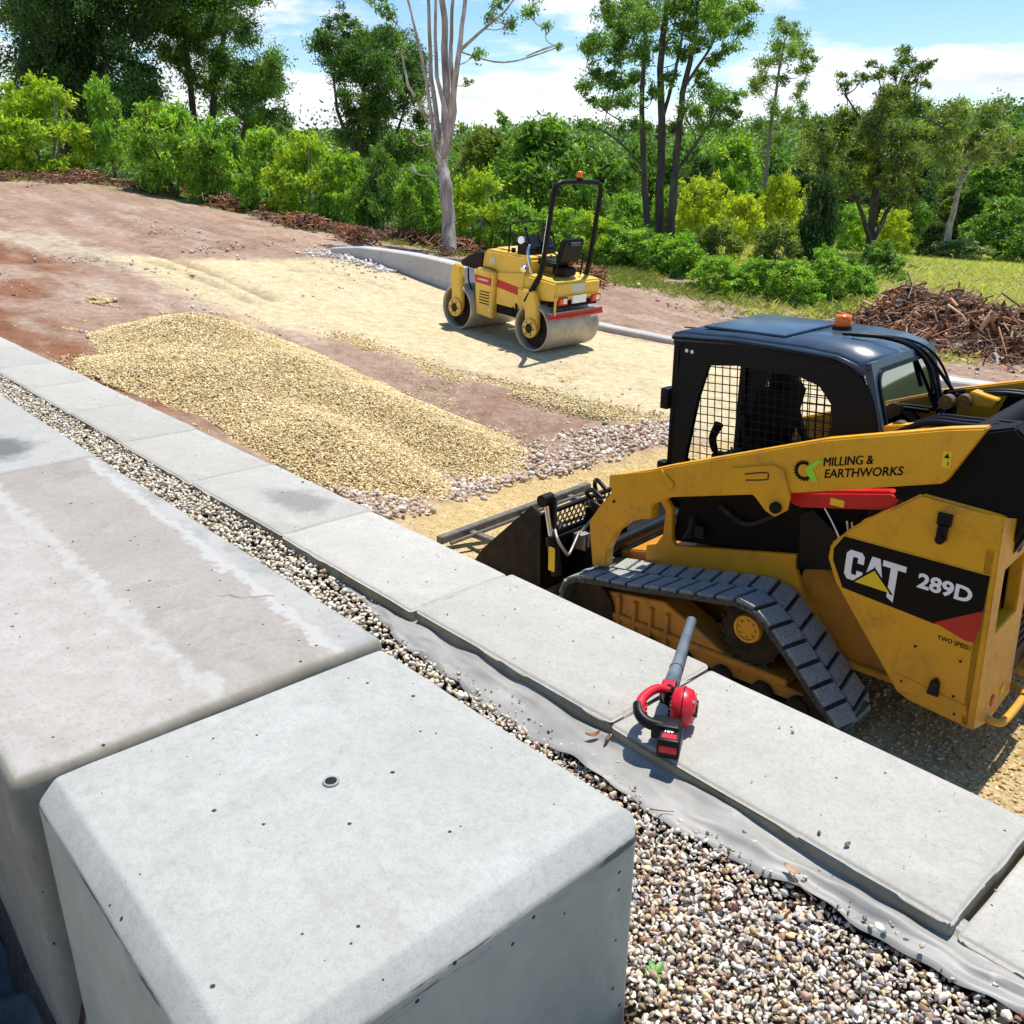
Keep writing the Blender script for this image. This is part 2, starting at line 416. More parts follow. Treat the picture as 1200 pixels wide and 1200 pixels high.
CT += [W(11.4, 2.4, 1.33), W(14, 2.4, 1.5), W(18, 1, 1.9), W(8.5, 2.8, .95), W(6.5, 3.0, .62), W(5, 3.4, .3), W(3, 3.4, 0), W(0, 3.4, 0), W(-6, 4, 0),
       (-30, 20, 3.3), (-40, 45, 4.5), (-60, 90, 5), (0, 60, -1.0), (40, 60, -2.5), (60, 120, -8), (0, 120, -6), (-60, 200, -4), (60, 20, -2), (30, 5, -1)]
CT = np.array([[float(v) for v in c] for c in CT])
def _tps(r2): return np.where(r2 > 1e-12, r2*np.log(np.maximum(r2, 1e-12)), 0)*.5
def _fit():
    X = CT[:, :2]/20; n = len(X)
    K = _tps(((X[:, None]-X[None])**2).sum(-1))+np.eye(n)*2e-3
    Pm = np.c_[np.ones(n), X]; A = np.zeros((n+3, n+3)); A[:n, :n] = K; A[:n, n:] = Pm; A[n:, :n] = Pm.T
    return np.linalg.solve(A, np.r_[CT[:, 2], 0, 0, 0])
_w = _fit()
def vnoise(x, y, s, seed=0, oct=4):
    """cheap value noise on arrays"""
    out = np.zeros_like(x); amp = 1; tot = 0
    for k in range(oct):
        xs = x*s*2**k+seed*17.3; ys = y*s*2**k-seed*9.1
        xi = np.floor(xs).astype(np.int64); yi = np.floor(ys).astype(np.int64); fx = xs-xi; fy = ys-yi
        fx = fx*fx*(3-2*fx); fy = fy*fy*(3-2*fy)
        def h(a, b):
            v = (a*374761393+b*668265263+seed*1442695+k*97) & 0x7fffffff
            v = ((v ^ (v >> 13))*1274126177) & 0x7fffffff
            return ((v ^ (v >> 16)) & 0xffff)/65535.0
        out += amp*((h(xi, yi)*(1-fx)+h(xi+1, yi)*fx)*(1-fy)+(h(xi, yi+1)*(1-fx)+h(xi+1, yi+1)*fx)*fy)
        tot += amp; amp *= .5
    return out/tot
def site(x, y):
    x = np.asarray(x, float); y = np.asarray(y, float); sh = x.shape; x = x.ravel(); y = y.ravel()
    Q = np.c_[x, y]/20; z = np.zeros(len(x))
    for i in range(0, len(x), 20000):
        q = Q[i:i+20000]
        z[i:i+20000] = _tps(((q[:, None]-CT[None, :, :2]/20)**2).sum(-1)) @ _w[:-3] + _w[-3]+q @ _w[-2:]
    r = np.hypot(x, y)
    t = np.clip((r-75)/80, 0, 1); t = t*t*(3-2*t)
    az = np.degrees(np.arctan2(x, y))
    # far hills: ridge whose skyline sits a few degrees above the eye
    ridge = 2.2+.085*r*np.clip((r-110)/170, 0, 1)*(.50+.17*np.clip((az+5)/30, 0, 1))
    ridge = np.where(r > 300, ridge-(r-300)*.10, ridge)+8*(vnoise(x, y, 1/90., 5)-.5)*np.clip((r-100)/60, 0, 1)
    z = z*(1-t)+(-5+ridge)*t
    return z.reshape(sh)
def ground_z(x, y):
    x = np.asarray(x, float); y = np.asarray(y, float)
    a = x*WA[0]+y*WA[1]; b = x*WB[0]+y*WB[1]
    z = site(x, y)
    near = np.where(b < .30, .78, 1.22)
    return np.where((b < 2.1) & (a < 13.5), near, z)
def gz(x, y): return float(ground_z(np.array([x]), np.array([y]))[0])
def GP(px, py):
    """where the ray of a photo pixel meets the worksite"""
    d = ray(px, py); lo = 2.0
    s = np.linspace(3, 90, 1200); X = d[0]*s/d[1]; Y = s; Z = H+d[2]*s/d[1]
    g = site(X, Y); i = int(np.argmax(Z < g)) if (Z < g).any() else len(s)-1
    return np.array([X[i], Y[i], g[i]])
def inpoly(x, y, poly):
    ins = np.zeros(x.shape, bool); n = len(poly)
    for i in range(n):
        x0, y0 = poly[i]; x1, y1 = poly[(i+1) % n]
        if y0 == y1: continue
        c = ((y0 > y) != (y1 > y)) & (x < (x1-x0)*(y-y0)/(y1-y0)+x0); ins ^= c
    return ins
def gpoly(pts): return [tuple(GP(*p)[:2]) for p in pts]
def soft(x, y, poly, w, seed=3, amp=.35, sc=1.2):
    """0..1 inside a ground polygon with a ragged edge of width w"""
    nx = x+(vnoise(x, y, sc, seed)-.5)*2*amp; ny = y+(vnoise(x, y, sc, seed+1)-.5)*2*amp
    acc = np.zeros(x.shape)
    for dx, dy in ((0, 0), (w, 0), (-w, 0), (0, w), (0, -w)): acc += inpoly(nx+dx, ny+dy, poly)
    return acc/5
def terrain():
    def axis(lo, dlo, dhi, hi, st):
        mid = list(np.arange(dlo, dhi, st)); o = []; v = mid[-1]; s_ = st
        while v < hi: s_ *= 1.09; v += s_; o.append(v)
        l = []; v = dlo; s_ = st
        while v > lo: s_ *= 1.12; v -= s_; l.append(v)
        return np.array(l[::-1]+mid+o)
    A = axis(-420, -3, 19, 640, .11); B = axis(-420, -1, 21, 640, .11)
    B = np.sort(np.r_[B, 2.09, 2.11])
    a, b = np.meshgrid(A, B, indexing='ij')
    x = WA[0]*a+WB[0]*b; y = WA[1]*a+WB[1]*b
    z = ground_z(x, y); r = np.hypot(x, y)
    far = np.clip(1-r/60, 0, 1)
    side = (b > 2.1) | (a > 13.5)
    pad = soft(x, y, gpoly([(120,298),(230,304),(400,303),(525,338),(640,378),(790,404),(900,428),(1200,482),(1200,600),(900,560),(790,500),(700,485),(580,445),(430,405),(300,380),(215,345)]), .25, amp=.3)
    patch = soft(x, y, gpoly([(500,448),(600,462),(725,495),(700,512),(640,525),(590,520),(540,480)]), .12, 8, .15)
    pad = pad*(1-patch)
    low = soft(x, y, gpoly([(455,612),(600,566),(790,522),(900,520),(1199,640),(1199,1199),(700,1100),(480,700)]), .15, 12, .15)
    track = soft(x, y, gpoly([(-60,262),(60,270),(170,300),(310,330),(240,345),(100,305),(-60,285)]), .2, 22, .3)
    red = soft(x, y, gpoly([(-60,285),(0,283),(50,300),(90,335),(40,352),(0,350),(-60,345)]), .2, 32, .4)+soft(x, y, gpoly([(-60,352),(20,362),(90,400),(240,500),(170,480),(-60,400)]), .15, 36, .3)
    lowB = np.zeros_like(x)
    grass = ((y > 23.2-.45*x*(x < 0)+.0*x) | ((x > 2) & (y > 22-.42*(x-2)-0*x))) & side
    gr = np.clip((y-(23.0-.35*np.minimum(x, 0)*1.0-np.clip(x-2, 0, 12)*.45))/1.2+(vnoise(x, y, 1.1, 44)-.5)*3, 0, 1)*side
    z = z+((vnoise(x, y, .9, 1)-.5)*.10+(vnoise(x, y, 3.2, 2)-.5)*.09*(1-pad)*(1-low)+(vnoise(a*.3, b*3, 1.3, 4)-.5)*.07*(1-pad))*far*side*(1-.75*pad)*(1-.75*low)
    z = z+gr*(vnoise(x, y, .35, 9)-.5)*.3*far
    c0 = np.array([.37, .255, .185]); 
    def C3(*v): return np.array(v)
    n1 = vnoise(x, y, .5, 50)[..., None]; n2 = vnoise(x, y, 3.0, 51)[..., None]
    col = C3(.35, .23, .165)*(1-n1)+C3(.46, .325, .24)*n1
    streak = vnoise(a*.35, b*2.6, 1.0, 53)[..., None]
    col = col*(.84+.32*streak)
    def lay(m, c1, c2):
        nonlocal col
        m = np.clip(m, 0, 1)[..., None]; c = C3(*c1)*(1-n2)+C3(*c2)*n2
        col = col*(1-m)+c*m
    lay(track*.8, (.50, .40, .29), (.58, .48, .35))
    lay(red*.95, (.21, .085, .04), (.33, .15, .08))
    lay(pad, (.66, .545, .345), (.78, .68, .46))
    def rut(pts, w, d, dark):
        nonlocal z, col
        q = [GP(*p)[:2] for p in pts]; m = np.zeros_like(x)
        for p0, p1 in zip(q[:-1], q[1:]):
            e = p1-p0; t_ = np.clip(((x-p0[0])*e[0]+(y-p0[1])*e[1])/(e@e), 0, 1); dd = np.hypot(x-p0[0]-t_*e[0], y-p0[1]-t_*e[1])+(vnoise(x, y, 2.5, 15)-.5)*w*1.6
            m = np.maximum(m, np.clip(1-dd/w, 0, 1))
        z = z-m*d; lay(m*dark, (.13, .09, .06), (.22, .15, .10))
    for pts, w_, d_, k_ in (([(165, 292), (200, 302), (250, 320), (318, 352)], .16, .06, .7), ([(175, 306), (240, 328), (300, 356)], .15, .05, .55), ([(60, 345), (110, 352), (150, 362), (200, 366)], .3, .05, .35), ([(335, 316), (400, 322), (455, 338)], .12, .04, .4), ([(-40, 288), (30, 292), (90, 300), (150, 318)], .22, .05, .35), ([(-40, 250), (120, 262), (260, 285)], .2, .04, .25), ([(60, 235), (200, 258), (330, 290)], .2, .04, .25), ([(500, 452), (600, 470), (710, 492)], .14, .03, .35), ([(740, 430), (850, 445), (960, 470)], .15, .0, .1)): rut(pts, w_, d_, k_)
    lay(low, (.58, .43, .19), (.70, .55, .28))
    col = col*(.86+.28*vnoise(a*.25, b*3.4, 1.6, 61)[..., None])
    mot = np.clip((vnoise(x, y, 2.2, 71)-.52)*5, 0, 1)*(1-pad)*(1-low)*side; lay(mot*.65, (.27, .15, .09), (.33, .20, .13))
    pale = np.clip((vnoise(a*.5, b*1.6, 1.1, 72)-.56)*6, 0, 1)*(1-pad)*side; lay(pale*.5, (.52, .42, .33), (.60, .50, .40))
    sh = np.clip((vnoise(x, y, .25, 77)-.35)*2.5, 0, 1)
    dryg = gr
    lay(dryg*.95, (.22, .22, .07), (.42, .37, .16))
    lay((r > 60)*1.0, (.03, .05, .015), (.06, .085, .02))
    lay(((r > 34) & (r < 75) & (x > 9))*1.0, (.42, .44, .13), (.54, .52, .19))
    m2 = np.where(~side, 1.0, 0.0); lay(m2, (.40, .33, .26), (.50, .43, .35)); dk = np.where(~side & (a > .2) & (b > -.75), 1.0, 0.0); lay(dk, (.10, .07, .05), (.17, .125, .09))  # unseen ground around the camera, coloured pale to bounce warm light
    na, nb = a.shape; idx = np.arange(na*nb).reshape(na, nb)
    Fc = np.stack([idx[:-1, :-1], idx[1:, :-1], idx[1:, 1:], idx[:-1, 1:]], -1).reshape(-1, 4)
    me = np_mesh('ground', np.stack([x, y, z], -1).reshape(-1, 3), Fc, col.reshape(-1, 3), True)
    # gravelly mask
    at = me.attributes.new('grit', 'FLOAT', 'POINT')
    at.data.foreach_set('value', np.clip(pad*.5+low, 0, 1).astype(np.float32).ravel())
    t = NT('worksite_soil'); at = t.n('ShaderNodeAttribute', attribute_name='col'); g = t.n('ShaderNodeAttribute', attribute_name='grit')
    n = t.noise(7, 8, .7); nf = t.noise(60, 4, .7); nl = t.noise(1.3, 6, .65)
    c = t.mix(1.0, at.outputs['Color'], t.ramp(n, [(.3, .62), (.7, 1.25)]), 'MULTIPLY')
    c = t.mix(1.0, c, t.ramp(nf, [(.33, .66), (.67, 1.25)]), 'MULTIPLY')
    v = t.n('ShaderNodeTexVoronoi'); v.inputs['Scale'].default_value = 55; t.L(t.co.outputs['Object'], v.inputs['Vector'])
    sp = t.n('ShaderNodeSeparateColor'); t.L(v.outputs['Color'], sp.inputs[0])
    gcol = t.ramp(sp.outputs[0], [(0., (.30, .17, .05)), (.5, (.55, .38, .15)), (1., (.72, .58, .32))])
    c = t.mix(t.math('MULTIPLY', g.outputs['Fac'], .55), c, gcol)
    h = t.math('ADD', t.math('MULTIPLY', n, .6), t.math('MULTIPLY', v.outputs['Distance'], .15))
    nb_ = t.bump(h, 1.0, .075); nb_ = t.bump(nf, .5, .012, nb_)
    t.fin(c, .95, 0, nb_, .15)
    tag(link('ground', me, t.m), 'pinkish dirt worksite with a pale yellow compacted sand pad', 'ground', kind='structure')
terrain()
# ------------------------------------------------------------------ stones
def ico(sub):
    import bmesh
    bm = bmesh.new(); bmesh.ops.create_icosphere(bm, subdivisions=sub, radius=1); bm.verts.ensure_lookup_table()
    v = np.array([tuple(p.co) for p in bm.verts]); f = np.array([[q.index for q in fc.verts] for fc in bm.faces]); bm.free(); return v, f
def rotm(n, rng, tilt=1.0):
    q = rng.normal(size=(n, 4)); q[:, 1:3] *= tilt; q /= np.linalg.norm(q, axis=1)[:, None]
    w, x, y, z = q.T
    return np.stack([1-2*(y*y+z*z), 2*(x*y-z*w), 2*(x*z+y*w), 2*(x*y+z*w), 1-2*(x*x+z*z), 2*(y*z-x*w), 2*(x*z-y*w), 2*(y*z+x*w), 1-2*(x*x+y*y)], -1).reshape(n, 3, 3)
def stones(name, pts, size, pal, sub=2, flat=.55, mat='stone', jit=.16, seed=5, smooth=True, tilt=.35):
    rng = np.random.default_rng(seed); v, f = ico(sub); n = len(pts); m = len(v)
    sc = np.stack([rng.uniform(.75, 1.25, n), rng.uniform(.5, .9, n), rng.uniform(flat*.6, flat*1.3, n)], -1)
    var = 24; J = 1+rng.normal(size=(var, m, 1))*jit; shp = v[None]*J
    if sub > 1:      # broken faces: cut each pebble by a few random planes
        for k in range(var):
            for _ in range(8):
                nv = rng.normal(size=3); nv /= np.linalg.norm(nv); dd = shp[k] @ nv; lim = rng.uniform(.38, .68); ov = np.maximum(dd-lim, 0); shp[k] -= ov[:, None]*nv
    V = shp[rng.integers(0, var, n)]*sc[:, None]*size[:, None, None]
    V = np.einsum('nij,nmj->nmi', rotm(n, rng, tilt), V)+pts[:, None]
    Fc = (f[None]+np.arange(n)[:, None, None]*m).reshape(-1, 3)
    pal = np.array(pal); ci = rng.integers(0, len(pal), n)
    col = pal[ci]*rng.uniform(.82, 1.28, n)[:, None]+rng.normal(size=(n, 3))*.012
    col = np.repeat(np.clip(col, .01, .9), m, 0)
    return link(name, np_mesh(name, V.reshape(-1, 3), Fc, col, smooth), M[mat])
def scat(a0, a1, b0, b1, step, rng, jit=.5):
    a, b = np.meshgrid(np.arange(a0, a1, step), np.arange(b0, b1, step), indexing='ij')
    a = a.ravel()+rng.uniform(-jit, jit, a.size)*step; b = b.ravel()+rng.uniform(-jit, jit, b.size)*step
    return a, b
PEB = [(.62, .54, .42), (.55, .44, .30), (.68, .64, .55), (.42, .30, .20), (.34, .33, .32), (.60, .50, .40), (.30, .16, .10), (.74, .70, .60), (.48, .36, .30), (.56, .53, .48), (.60, .43, .22), (.70, .62, .46), (.66, .60, .5)]
rng = np.random.default_rng(3)
def pebble_surface(a, b): return 1.292+.010*np.sin(a*3+b*5)+.010*np.sin(a*7.3-b*4)
def fabric_edge(ai):
    f0 = np.interp(ai, [-.5, .45, .75, .95, 1.37, 1.9, 2.3, 2.9, 3.3, 3.42, 3.5], [1.82, 1.785, 1.765, 1.74, 1.705, 1.70, 1.72, 1.79, 1.87, 1.90, 2.0])
    return f0+.012*np.sin(ai*9)+.006*np.sin(ai*23+1)+.004*np.sin(ai*51)
a, b = scat(-.35, 2.1, 1.1, 1.93, .0112, rng)
keep = ~((a > .88) & (a < 1.92) & (b < 1.18)) & (b < fabric_edge(a)+.02); a, b = a[keep], b[keep]
pts = np.c_[WA[0]*a+WB[0]*b, WA[1]*a+WB[1]*b, pebble_surface(a, b)+rng.uniform(-.018, .012, len(a))]
sz = np.clip(rng.gamma(12., .00082, len(a)), .0045, .020)
st = stones('pebble_bed', pts, sz, PEB, 2, .6, jit=.04, smooth=False)
tag(st, 'loose mixed tan and grey drainage pebbles between block and capping', 'pebbles', kind='stuff')
a, b = scat(2.1, 12.5, 1.15, 1.93, .019, rng)
keep = (b < fabric_edge(a)+.02) | ((a > 2.6) & (rng.uniform(size=len(a)) < .55)); a, b = a[keep], b[keep]
ws = rng.uniform(size=len(a))
pts = np.c_[WA[0]*a+WB[0]*b, WA[1]*a+WB[1]*b, 1.295+np.clip((a-2.5)*.02, 0, .04)+rng.uniform(-.02, .012, len(a))]
st = stones('drainage_gravel', pts, np.clip(rng.normal(.0125, .003, len(a)), .006, .022), [(.68, .64, .54), (.74, .70, .60), (.60, .54, .42), (.50, .40, .27), (.70, .64, .50), (.46, .36, .24)], 1, .6, seed=8)
tag(st, 'pale drainage gravel strip running between old slabs and capping row', 'gravel', kind='stuff')
# ------------------------------------------------------------------ wall, caps, slabs
def wallbox(name, a0, a1, b0, b1, z0, z1, mat, bev=.015, wob=0.0, top_seg=3, seed=0):
    import bmesh
    bm = bmesh.new(); bmesh.ops.create_cube(bm, size=1)
    for v in bm.verts: v.co = ((v.co.x)*(a1-a0), (v.co.y)*(b1-b0), (v.co.z)*(z1-z0))
    bmesh.ops.subdivide_edges(bm, edges=list(bm.edges), cuts=7, use_grid_fill=True)
    r = random.Random(seed)
    ed = [e for e in bm.edges if e.calc_face_angle(0) > .5]
    bmesh.ops.bevel(bm, geom=ed, offset=bev, segments=top_seg, affect='EDGES', profile=.55)
    if top_seg == 1:
        ed = [e for e in bm.edges if len(e.link_faces) == 2 and e.calc_face_angle(0) > .4]
        bmesh.ops.bevel(bm, geom=ed, offset=.008, segments=3, affect='EDGES', profile=.5)
    from mathutils import noise
    for v in bm.verts:
        k = noise.noise_vector(v.co*7+Vector((seed*3.1, 0, 0)))*wob+noise.noise_vector(v.co*31+Vector((seed, 5, 0)))*wob*.35
        v.co += k
    for f_ in bm.faces: f_.smooth = True
    me = bpy.data.meshes.new(name); bm.to_mesh(me); bm.free()
    c = W((a0+a1)/2, (b0+b1)/2, (z0+z1)/2)
    return link(name, me, mat, None, c, math.pi/2-YAW)
# local x of the box must run along the wall: heading YAW measured from +Y towards +X
CAPZ = H-1.65; u = 1.65
js = [(.318*u), (.988*u), (1.648*u), (2.31*u)]
step = 1.105; joints = [js[0]-step, js[0], js[1], js[2], js[2]+step]
while joints[-1] < 12.8: joints.append(joints[-1]+step)
caplab = ['grey concrete capping slab at the bottom right corner of the photo', 'grey concrete capping slab carrying the leaf blower battery',
  'long pale capping slab under the blower nozzle, next to the rubber track', 'pale capping slab beside the end of the silver fabric, black frame behind it',
  'capping slab with a dark grey smudge beside the stone band', 'capping slab beside the low right lobe of the gravel heap', 'capping slab beside the middle of the yellow gravel heap',
  'capping slab beside the left foot of the gravel heap', 'capping slab beside red soil left of the gravel heap', 'farthest visible capping slab at the left edge of the photo',
  'capping slab beyond the left edge, end of the row', 'last capping slab of the row']
offs = [0.004, 0.0, .012, -.004, .006, -.003, .003, 0, .004, 0, 0, 0]
for i in range(len(joints)-1):
    if i == 0: zt = CAPZ-.03
    else: zt = CAPZ
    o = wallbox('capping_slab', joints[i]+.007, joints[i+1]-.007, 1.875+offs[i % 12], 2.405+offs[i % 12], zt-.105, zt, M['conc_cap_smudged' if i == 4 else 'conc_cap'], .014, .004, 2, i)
    o.location.z += [.0, -.002, .002, 0][i % 4]
    tag(o, caplab[min(i, 11)], 'capping slab', 'concrete capping slabs on the retaining wall')
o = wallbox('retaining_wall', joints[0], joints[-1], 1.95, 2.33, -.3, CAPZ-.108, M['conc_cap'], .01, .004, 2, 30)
tag(o, 'low concrete retaining wall under the row of capping slabs', 'wall')
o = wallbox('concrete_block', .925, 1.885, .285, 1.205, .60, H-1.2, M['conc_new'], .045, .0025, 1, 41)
tag(o, 'nearest and largest pale grey concrete block, one small round hole in its flat top', 'block')
hc = P(388, 917, H-1.2+.001)
hb = MB(); hb.lathe([(.0125, .0), (.0125, -.004), (.0, -.0045)], (0, 0, 0), 'Z', 24); hb.build('lifting_hole', plain('hole_dark', (.004, .004, .004), .9), None, None).matrix_world = Matrix.Translation((0, 0, 0))
ho = bpy.data.objects['lifting_hole']; ho.parent = o
inv = Matrix.Translation(o.location) @ Matrix.Rotation(o.rotation_euler.z, 4, 'Z')
ho.matrix_parent_inverse = inv.inverted(); ho.location = (hc[0], hc[1], H-1.2+.0062)
rim = MB(); rim.lathe([(.0125, .0), (.0125, .002), (.0165, .0022), (.018, 0)], (0, 0, 0), 'Z', 24)
ro = rim.build('hole_rim', plain('hole_rim', (.25, .25, .24), .8, var=.3, scale=200), o); ro.matrix_parent_inverse = inv.inverted(); ro.location = (hc[0], hc[1], H-1.2+.0036)

def old_zones(t, c):
    sp = t.n('ShaderNodeSeparateXYZ'); t.L(t.co.outputs['Object'], sp.inputs[0]); x, y = sp.outputs[0], sp.outputs[1]
    nz = t.math('SUBTRACT', t.noise(3.5, 7, .72), .5); nf = t.math('SUBTRACT', t.noise(14, 6, .75), .5)
    def band(pos, w, amp, soft, fine=.03):
        d = t.math('ADD', t.math('SUBTRACT', y, pos), t.math('ADD', t.math('MULTIPLY', nz, amp), t.math('MULTIPLY', nf, fine)))
        return t.ramp(t.math('ABSOLUTE', d), [(w, 1.0), (w+soft, 0.0)])
    # left third: pale and pitted, middle: pinkish, right edge: bluish smear
    left = t.ramp(t.math('ADD', y, t.math('MULTIPLY', nz, .12)), [(.02, 0.0), (.07, 1.0)])
    c = t.mix(t.math('MULTIPLY', left, .8), c, t.mix(t.ramp(t.noise(9, 7, .8), [(.35, 0.), (.65, 1.)]), (.33, .31, .28), (.44, .42, .385)))
    speck = t.ramp(t.noise(70, 5, .8), [(.52, 0.), (.62, .55)])
    c = t.mix(t.math('MULTIPLY', left, speck), c, (.26, .24, .21))
    right = t.ramp(t.math('ADD', y, t.math('ADD', t.math('ADD', t.math('MULTIPLY', nz, .16), .5), t.math('MULTIPLY', x, .035))), [(.10, 1.0), (.12, 0.0)])
    c = t.mix(t.math('MULTIPLY', right, .8), c, t.mix(t.ramp(t.math('ADD', nz, .5), [(.45, 0.), (.62, 1.)]), (.38, .375, .355), (.25, .26, .25)))
    c = t.mix(t.math('MULTIPLY', band(.01, .014, .06, .025, .16), t.ramp(t.noise(6, 7, .8), [(.36, .35), (.55, .95)])), c, (.40, .39, .36))
    rb = t.math('ADD', y, t.math('MULTIPLY', x, .035)); d2 = t.math('ADD', t.math('ADD', rb, .385), t.math('ADD', t.math('MULTIPLY', nz, .09), t.math('MULTIPLY', nf, .13)))
    c = t.mix(t.ramp(t.math('ABSOLUTE', d2), [(.012, .9), (.026, 0.)]), c, (.41, .405, .38))
    # a few wandering cracks
    cr = t.n('ShaderNodeTexVoronoi', feature='DISTANCE_TO_EDGE'); cr.inputs['Scale'].default_value = 1.5
    wv = t.n('ShaderNodeVectorMath', operation='ADD'); nn = t.n('ShaderNodeTexNoise'); nn.inputs['Scale'].default_value = 8; t.L(t.co.outputs['Object'], nn.inputs['Vector'])
    sc = t.n('ShaderNodeVectorMath', operation='SCALE'); sc.inputs['Scale'].default_value = .12; t.L(nn.outputs['Color'], sc.inputs[0]); t.L(t.co.outputs['Object'], wv.inputs[0]); t.L(sc.outputs[0], wv.inputs[1]); t.L(wv.outputs[0], cr.inputs['Vector'])
    ck = t.math('MULTIPLY', t.ramp(cr.outputs['Distance'], [(.002, 1.), (.006, 0.)]), t.math('MULTIPLY', t.math('LESS_THAN', x, -.62), t.math('LESS_THAN', t.math('ABSOLUTE', t.math('ADD', y, .16)), .22)))
    c = t.mix(t.math('MULTIPLY', ck, .8), c, (.12, .09, .07))
    # mossy dirt on the sides and rounded front edge
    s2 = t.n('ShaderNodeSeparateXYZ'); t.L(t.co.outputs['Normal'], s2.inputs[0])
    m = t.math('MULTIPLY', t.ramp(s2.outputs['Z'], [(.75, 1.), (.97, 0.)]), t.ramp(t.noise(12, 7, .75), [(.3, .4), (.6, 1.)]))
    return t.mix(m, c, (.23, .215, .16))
def wet_zone(t, c):
    sp = t.n('ShaderNodeSeparateXYZ'); t.L(t.co.outputs['Object'], sp.inputs[0]); x, y = sp.outputs[0], sp.outputs[1]
    nz = t.math('SUBTRACT', t.noise(4, 6, .7), .5)
    dx = t.math('DIVIDE', t.math('ADD', x, .62), .34); dy = t.math('DIVIDE', t.math('ADD', y, .10), .25)
    d = t.math('ADD', t.math('SQRT', t.math('ADD', t.math('MULTIPLY', dx, dx), t.math('MULTIPLY', dy, dy))), t.math('MULTIPLY', nz, 1.4))
    return t.mix(t.ramp(d, [(.55, .85), (1.1, 0.)]), c, (.10, .105, .10))
M['conc_old'] = concrete('weathered_slab_concrete', (.30, .27, .24), (.365, .335, .30), stain=(.19, .17, .145), stainamt=.7, scale=2.3, pits=.95, extra=old_zones)
M['conc_old2'] = concrete('weathered_slab_light', (.36, .355, .33), (.44, .43, .405), stain=(.22, .22, .20), stainamt=.5, scale=1.3, pits=.9, extra=wet_zone)
zs = H-1.225
o1 = wallbox('old_slab', 1.925, 4.33, .255, 1.235, .60, zs, M['conc_old'], .032, .008, 3, 51)
tag(o1, 'weathered pinkish concrete block with a cracked pale mortar strip, touching the new block', 'block', 'old weathered concrete blocks')
o2 = wallbox('old_slab', 4.345, 6.5, .255, 1.235, .60, zs, M['conc_old2'], .03, .005, 3, 52)
tag(o2, 'pale old concrete block with a dark wet stain at the left edge of the photo', 'block', 'old weathered concrete blocks')
o3 = wallbox('old_slab', 6.52, 8.7, .255, 1.235, .60, zs, M['conc_old'], .03, .005, 3, 53)
tag(o3, 'farthest old concrete block, narrow sliver beside the gravel strip', 'block', 'old weathered concrete blocks')
# ------------------------------------------------------------------ lettering
def text(name, s, h, parent, org, ux, uz, mat, bold=0.0, width=None, shear=0, space=1.0, thick=.0012):
    """lettering laid on a surface: origin org, baseline direction ux, up direction uz"""
    cu = bpy.data.curves.new(name, 'FONT'); cu.body = s; cu.size = 1; cu.offset = bold; cu.shear = shear; cu.space_character = space
    cu.resolution_u = 3
    ob = bpy.data.objects.new(name+'_tmp', cu); C.objects.link(ob)
    bpy.context.view_layer.update()
    me = bpy.data.meshes.new_from_object(ob.evaluated_get(bpy.context.evaluated_depsgraph_get()))
    C.objects.unlink(ob); bpy.data.objects.remove(ob)
    vs = np.array([v.co for v in me.vertices]); x0, x1 = vs[:, 0].min(), vs[:, 0].max(); y0, y1 = vs[:, 1].min(), vs[:, 1].max()
    k = h/(y1-y0); kx = k if width is None else width/(x1-x0)
    ux = Vector(ux).normalized(); uz = Vector(uz).normalized(); nn = ux.cross(uz); org = Vector(org)
    for v in me.vertices:
        v.co = org+ux*((v.co.x-x0)*kx)+uz*((v.co.y-y0)*k)+nn*thick
    me.materials.clear()
    return link(name, me, mat, parent)
def flat(mb, pts, fn, w, t=.002): mb.prism(pts, w, w+t, fn); return mb
# ------------------------------------------------------------------ tracked loader
PX, PY, PZ, PT = 1.844, 5.625, 0.0, -.808
LD = empty('tracked_loader', (PX, PY, PZ), math.pi/2-PT)
tag(LD, 'yellow compact tracked loader with black cab and amber beacon, parked behind the retaining wall', 'loader')
Y = M['yellow']; K = M['black']; KM = M['black_matt']
# --- tracks (near side is +y)
TP = [(1.13, .27), (1.10, .36), (1.01, .425), (.86, .455), (.58, .50), (.28, .56), (-.05, .625), (-.24, .66), (-.33, .645), (-.41, .58), (-.52, .46), (-.64, .335), (-.84, .14), (-.93, .07), (-1.0, .03), (-.9, .012), (-.4, .006), (.2, .004), (.75, .006), (.95, .02), (1.06, .07), (1.12, .15)]
# rear idler loop reaches further back
TP = [(1.13, .27), (1.10, .36), (1.01, .425), (.86, .455), (.58, .50), (.28, .56), (-.05, .625), (-.24, .66), (-.335, .645), (-.42, .58), (-.56, .43), (-.72, .26), (-.86, .115)] + [(-.98, .03)] + [(-.86, .004), (-.4, .0), (.2, .0), (.75, .0), (.97, .02), (1.08, .09), (1.13, .17)]
TP = [(1.13, .27), (1.10, .36), (1.01, .425), (.86, .455), (.58, .50), (.28, .56), (-.05, .625), (-.24, .66), (-.335, .645), (-.43, .585), (-.60, .425), (-.78, .24), (-.90, .125), (-.935, .07), (-.91, .02), (-.84, .0), (-.4, .0), (.2, .0), (.75, .0), (.97, .02), (1.08, .09), (1.13, .17)]
def resample(path, step):
    P2 = path+[path[0]]; seg = []
    q = [Vector(p) for p in P2]; out = []; L_ = [(q[i+1]-q[i]).length for i in range(len(q)-1)]; tot = sum(L_); n = int(tot/step)
    for k in range(n):
        d = tot*k/n; i = 0
        while d > L_[i]: d -= L_[i]; i += 1
        out.append(q[i].lerp(q[i+1], d/L_[i]))
    return out
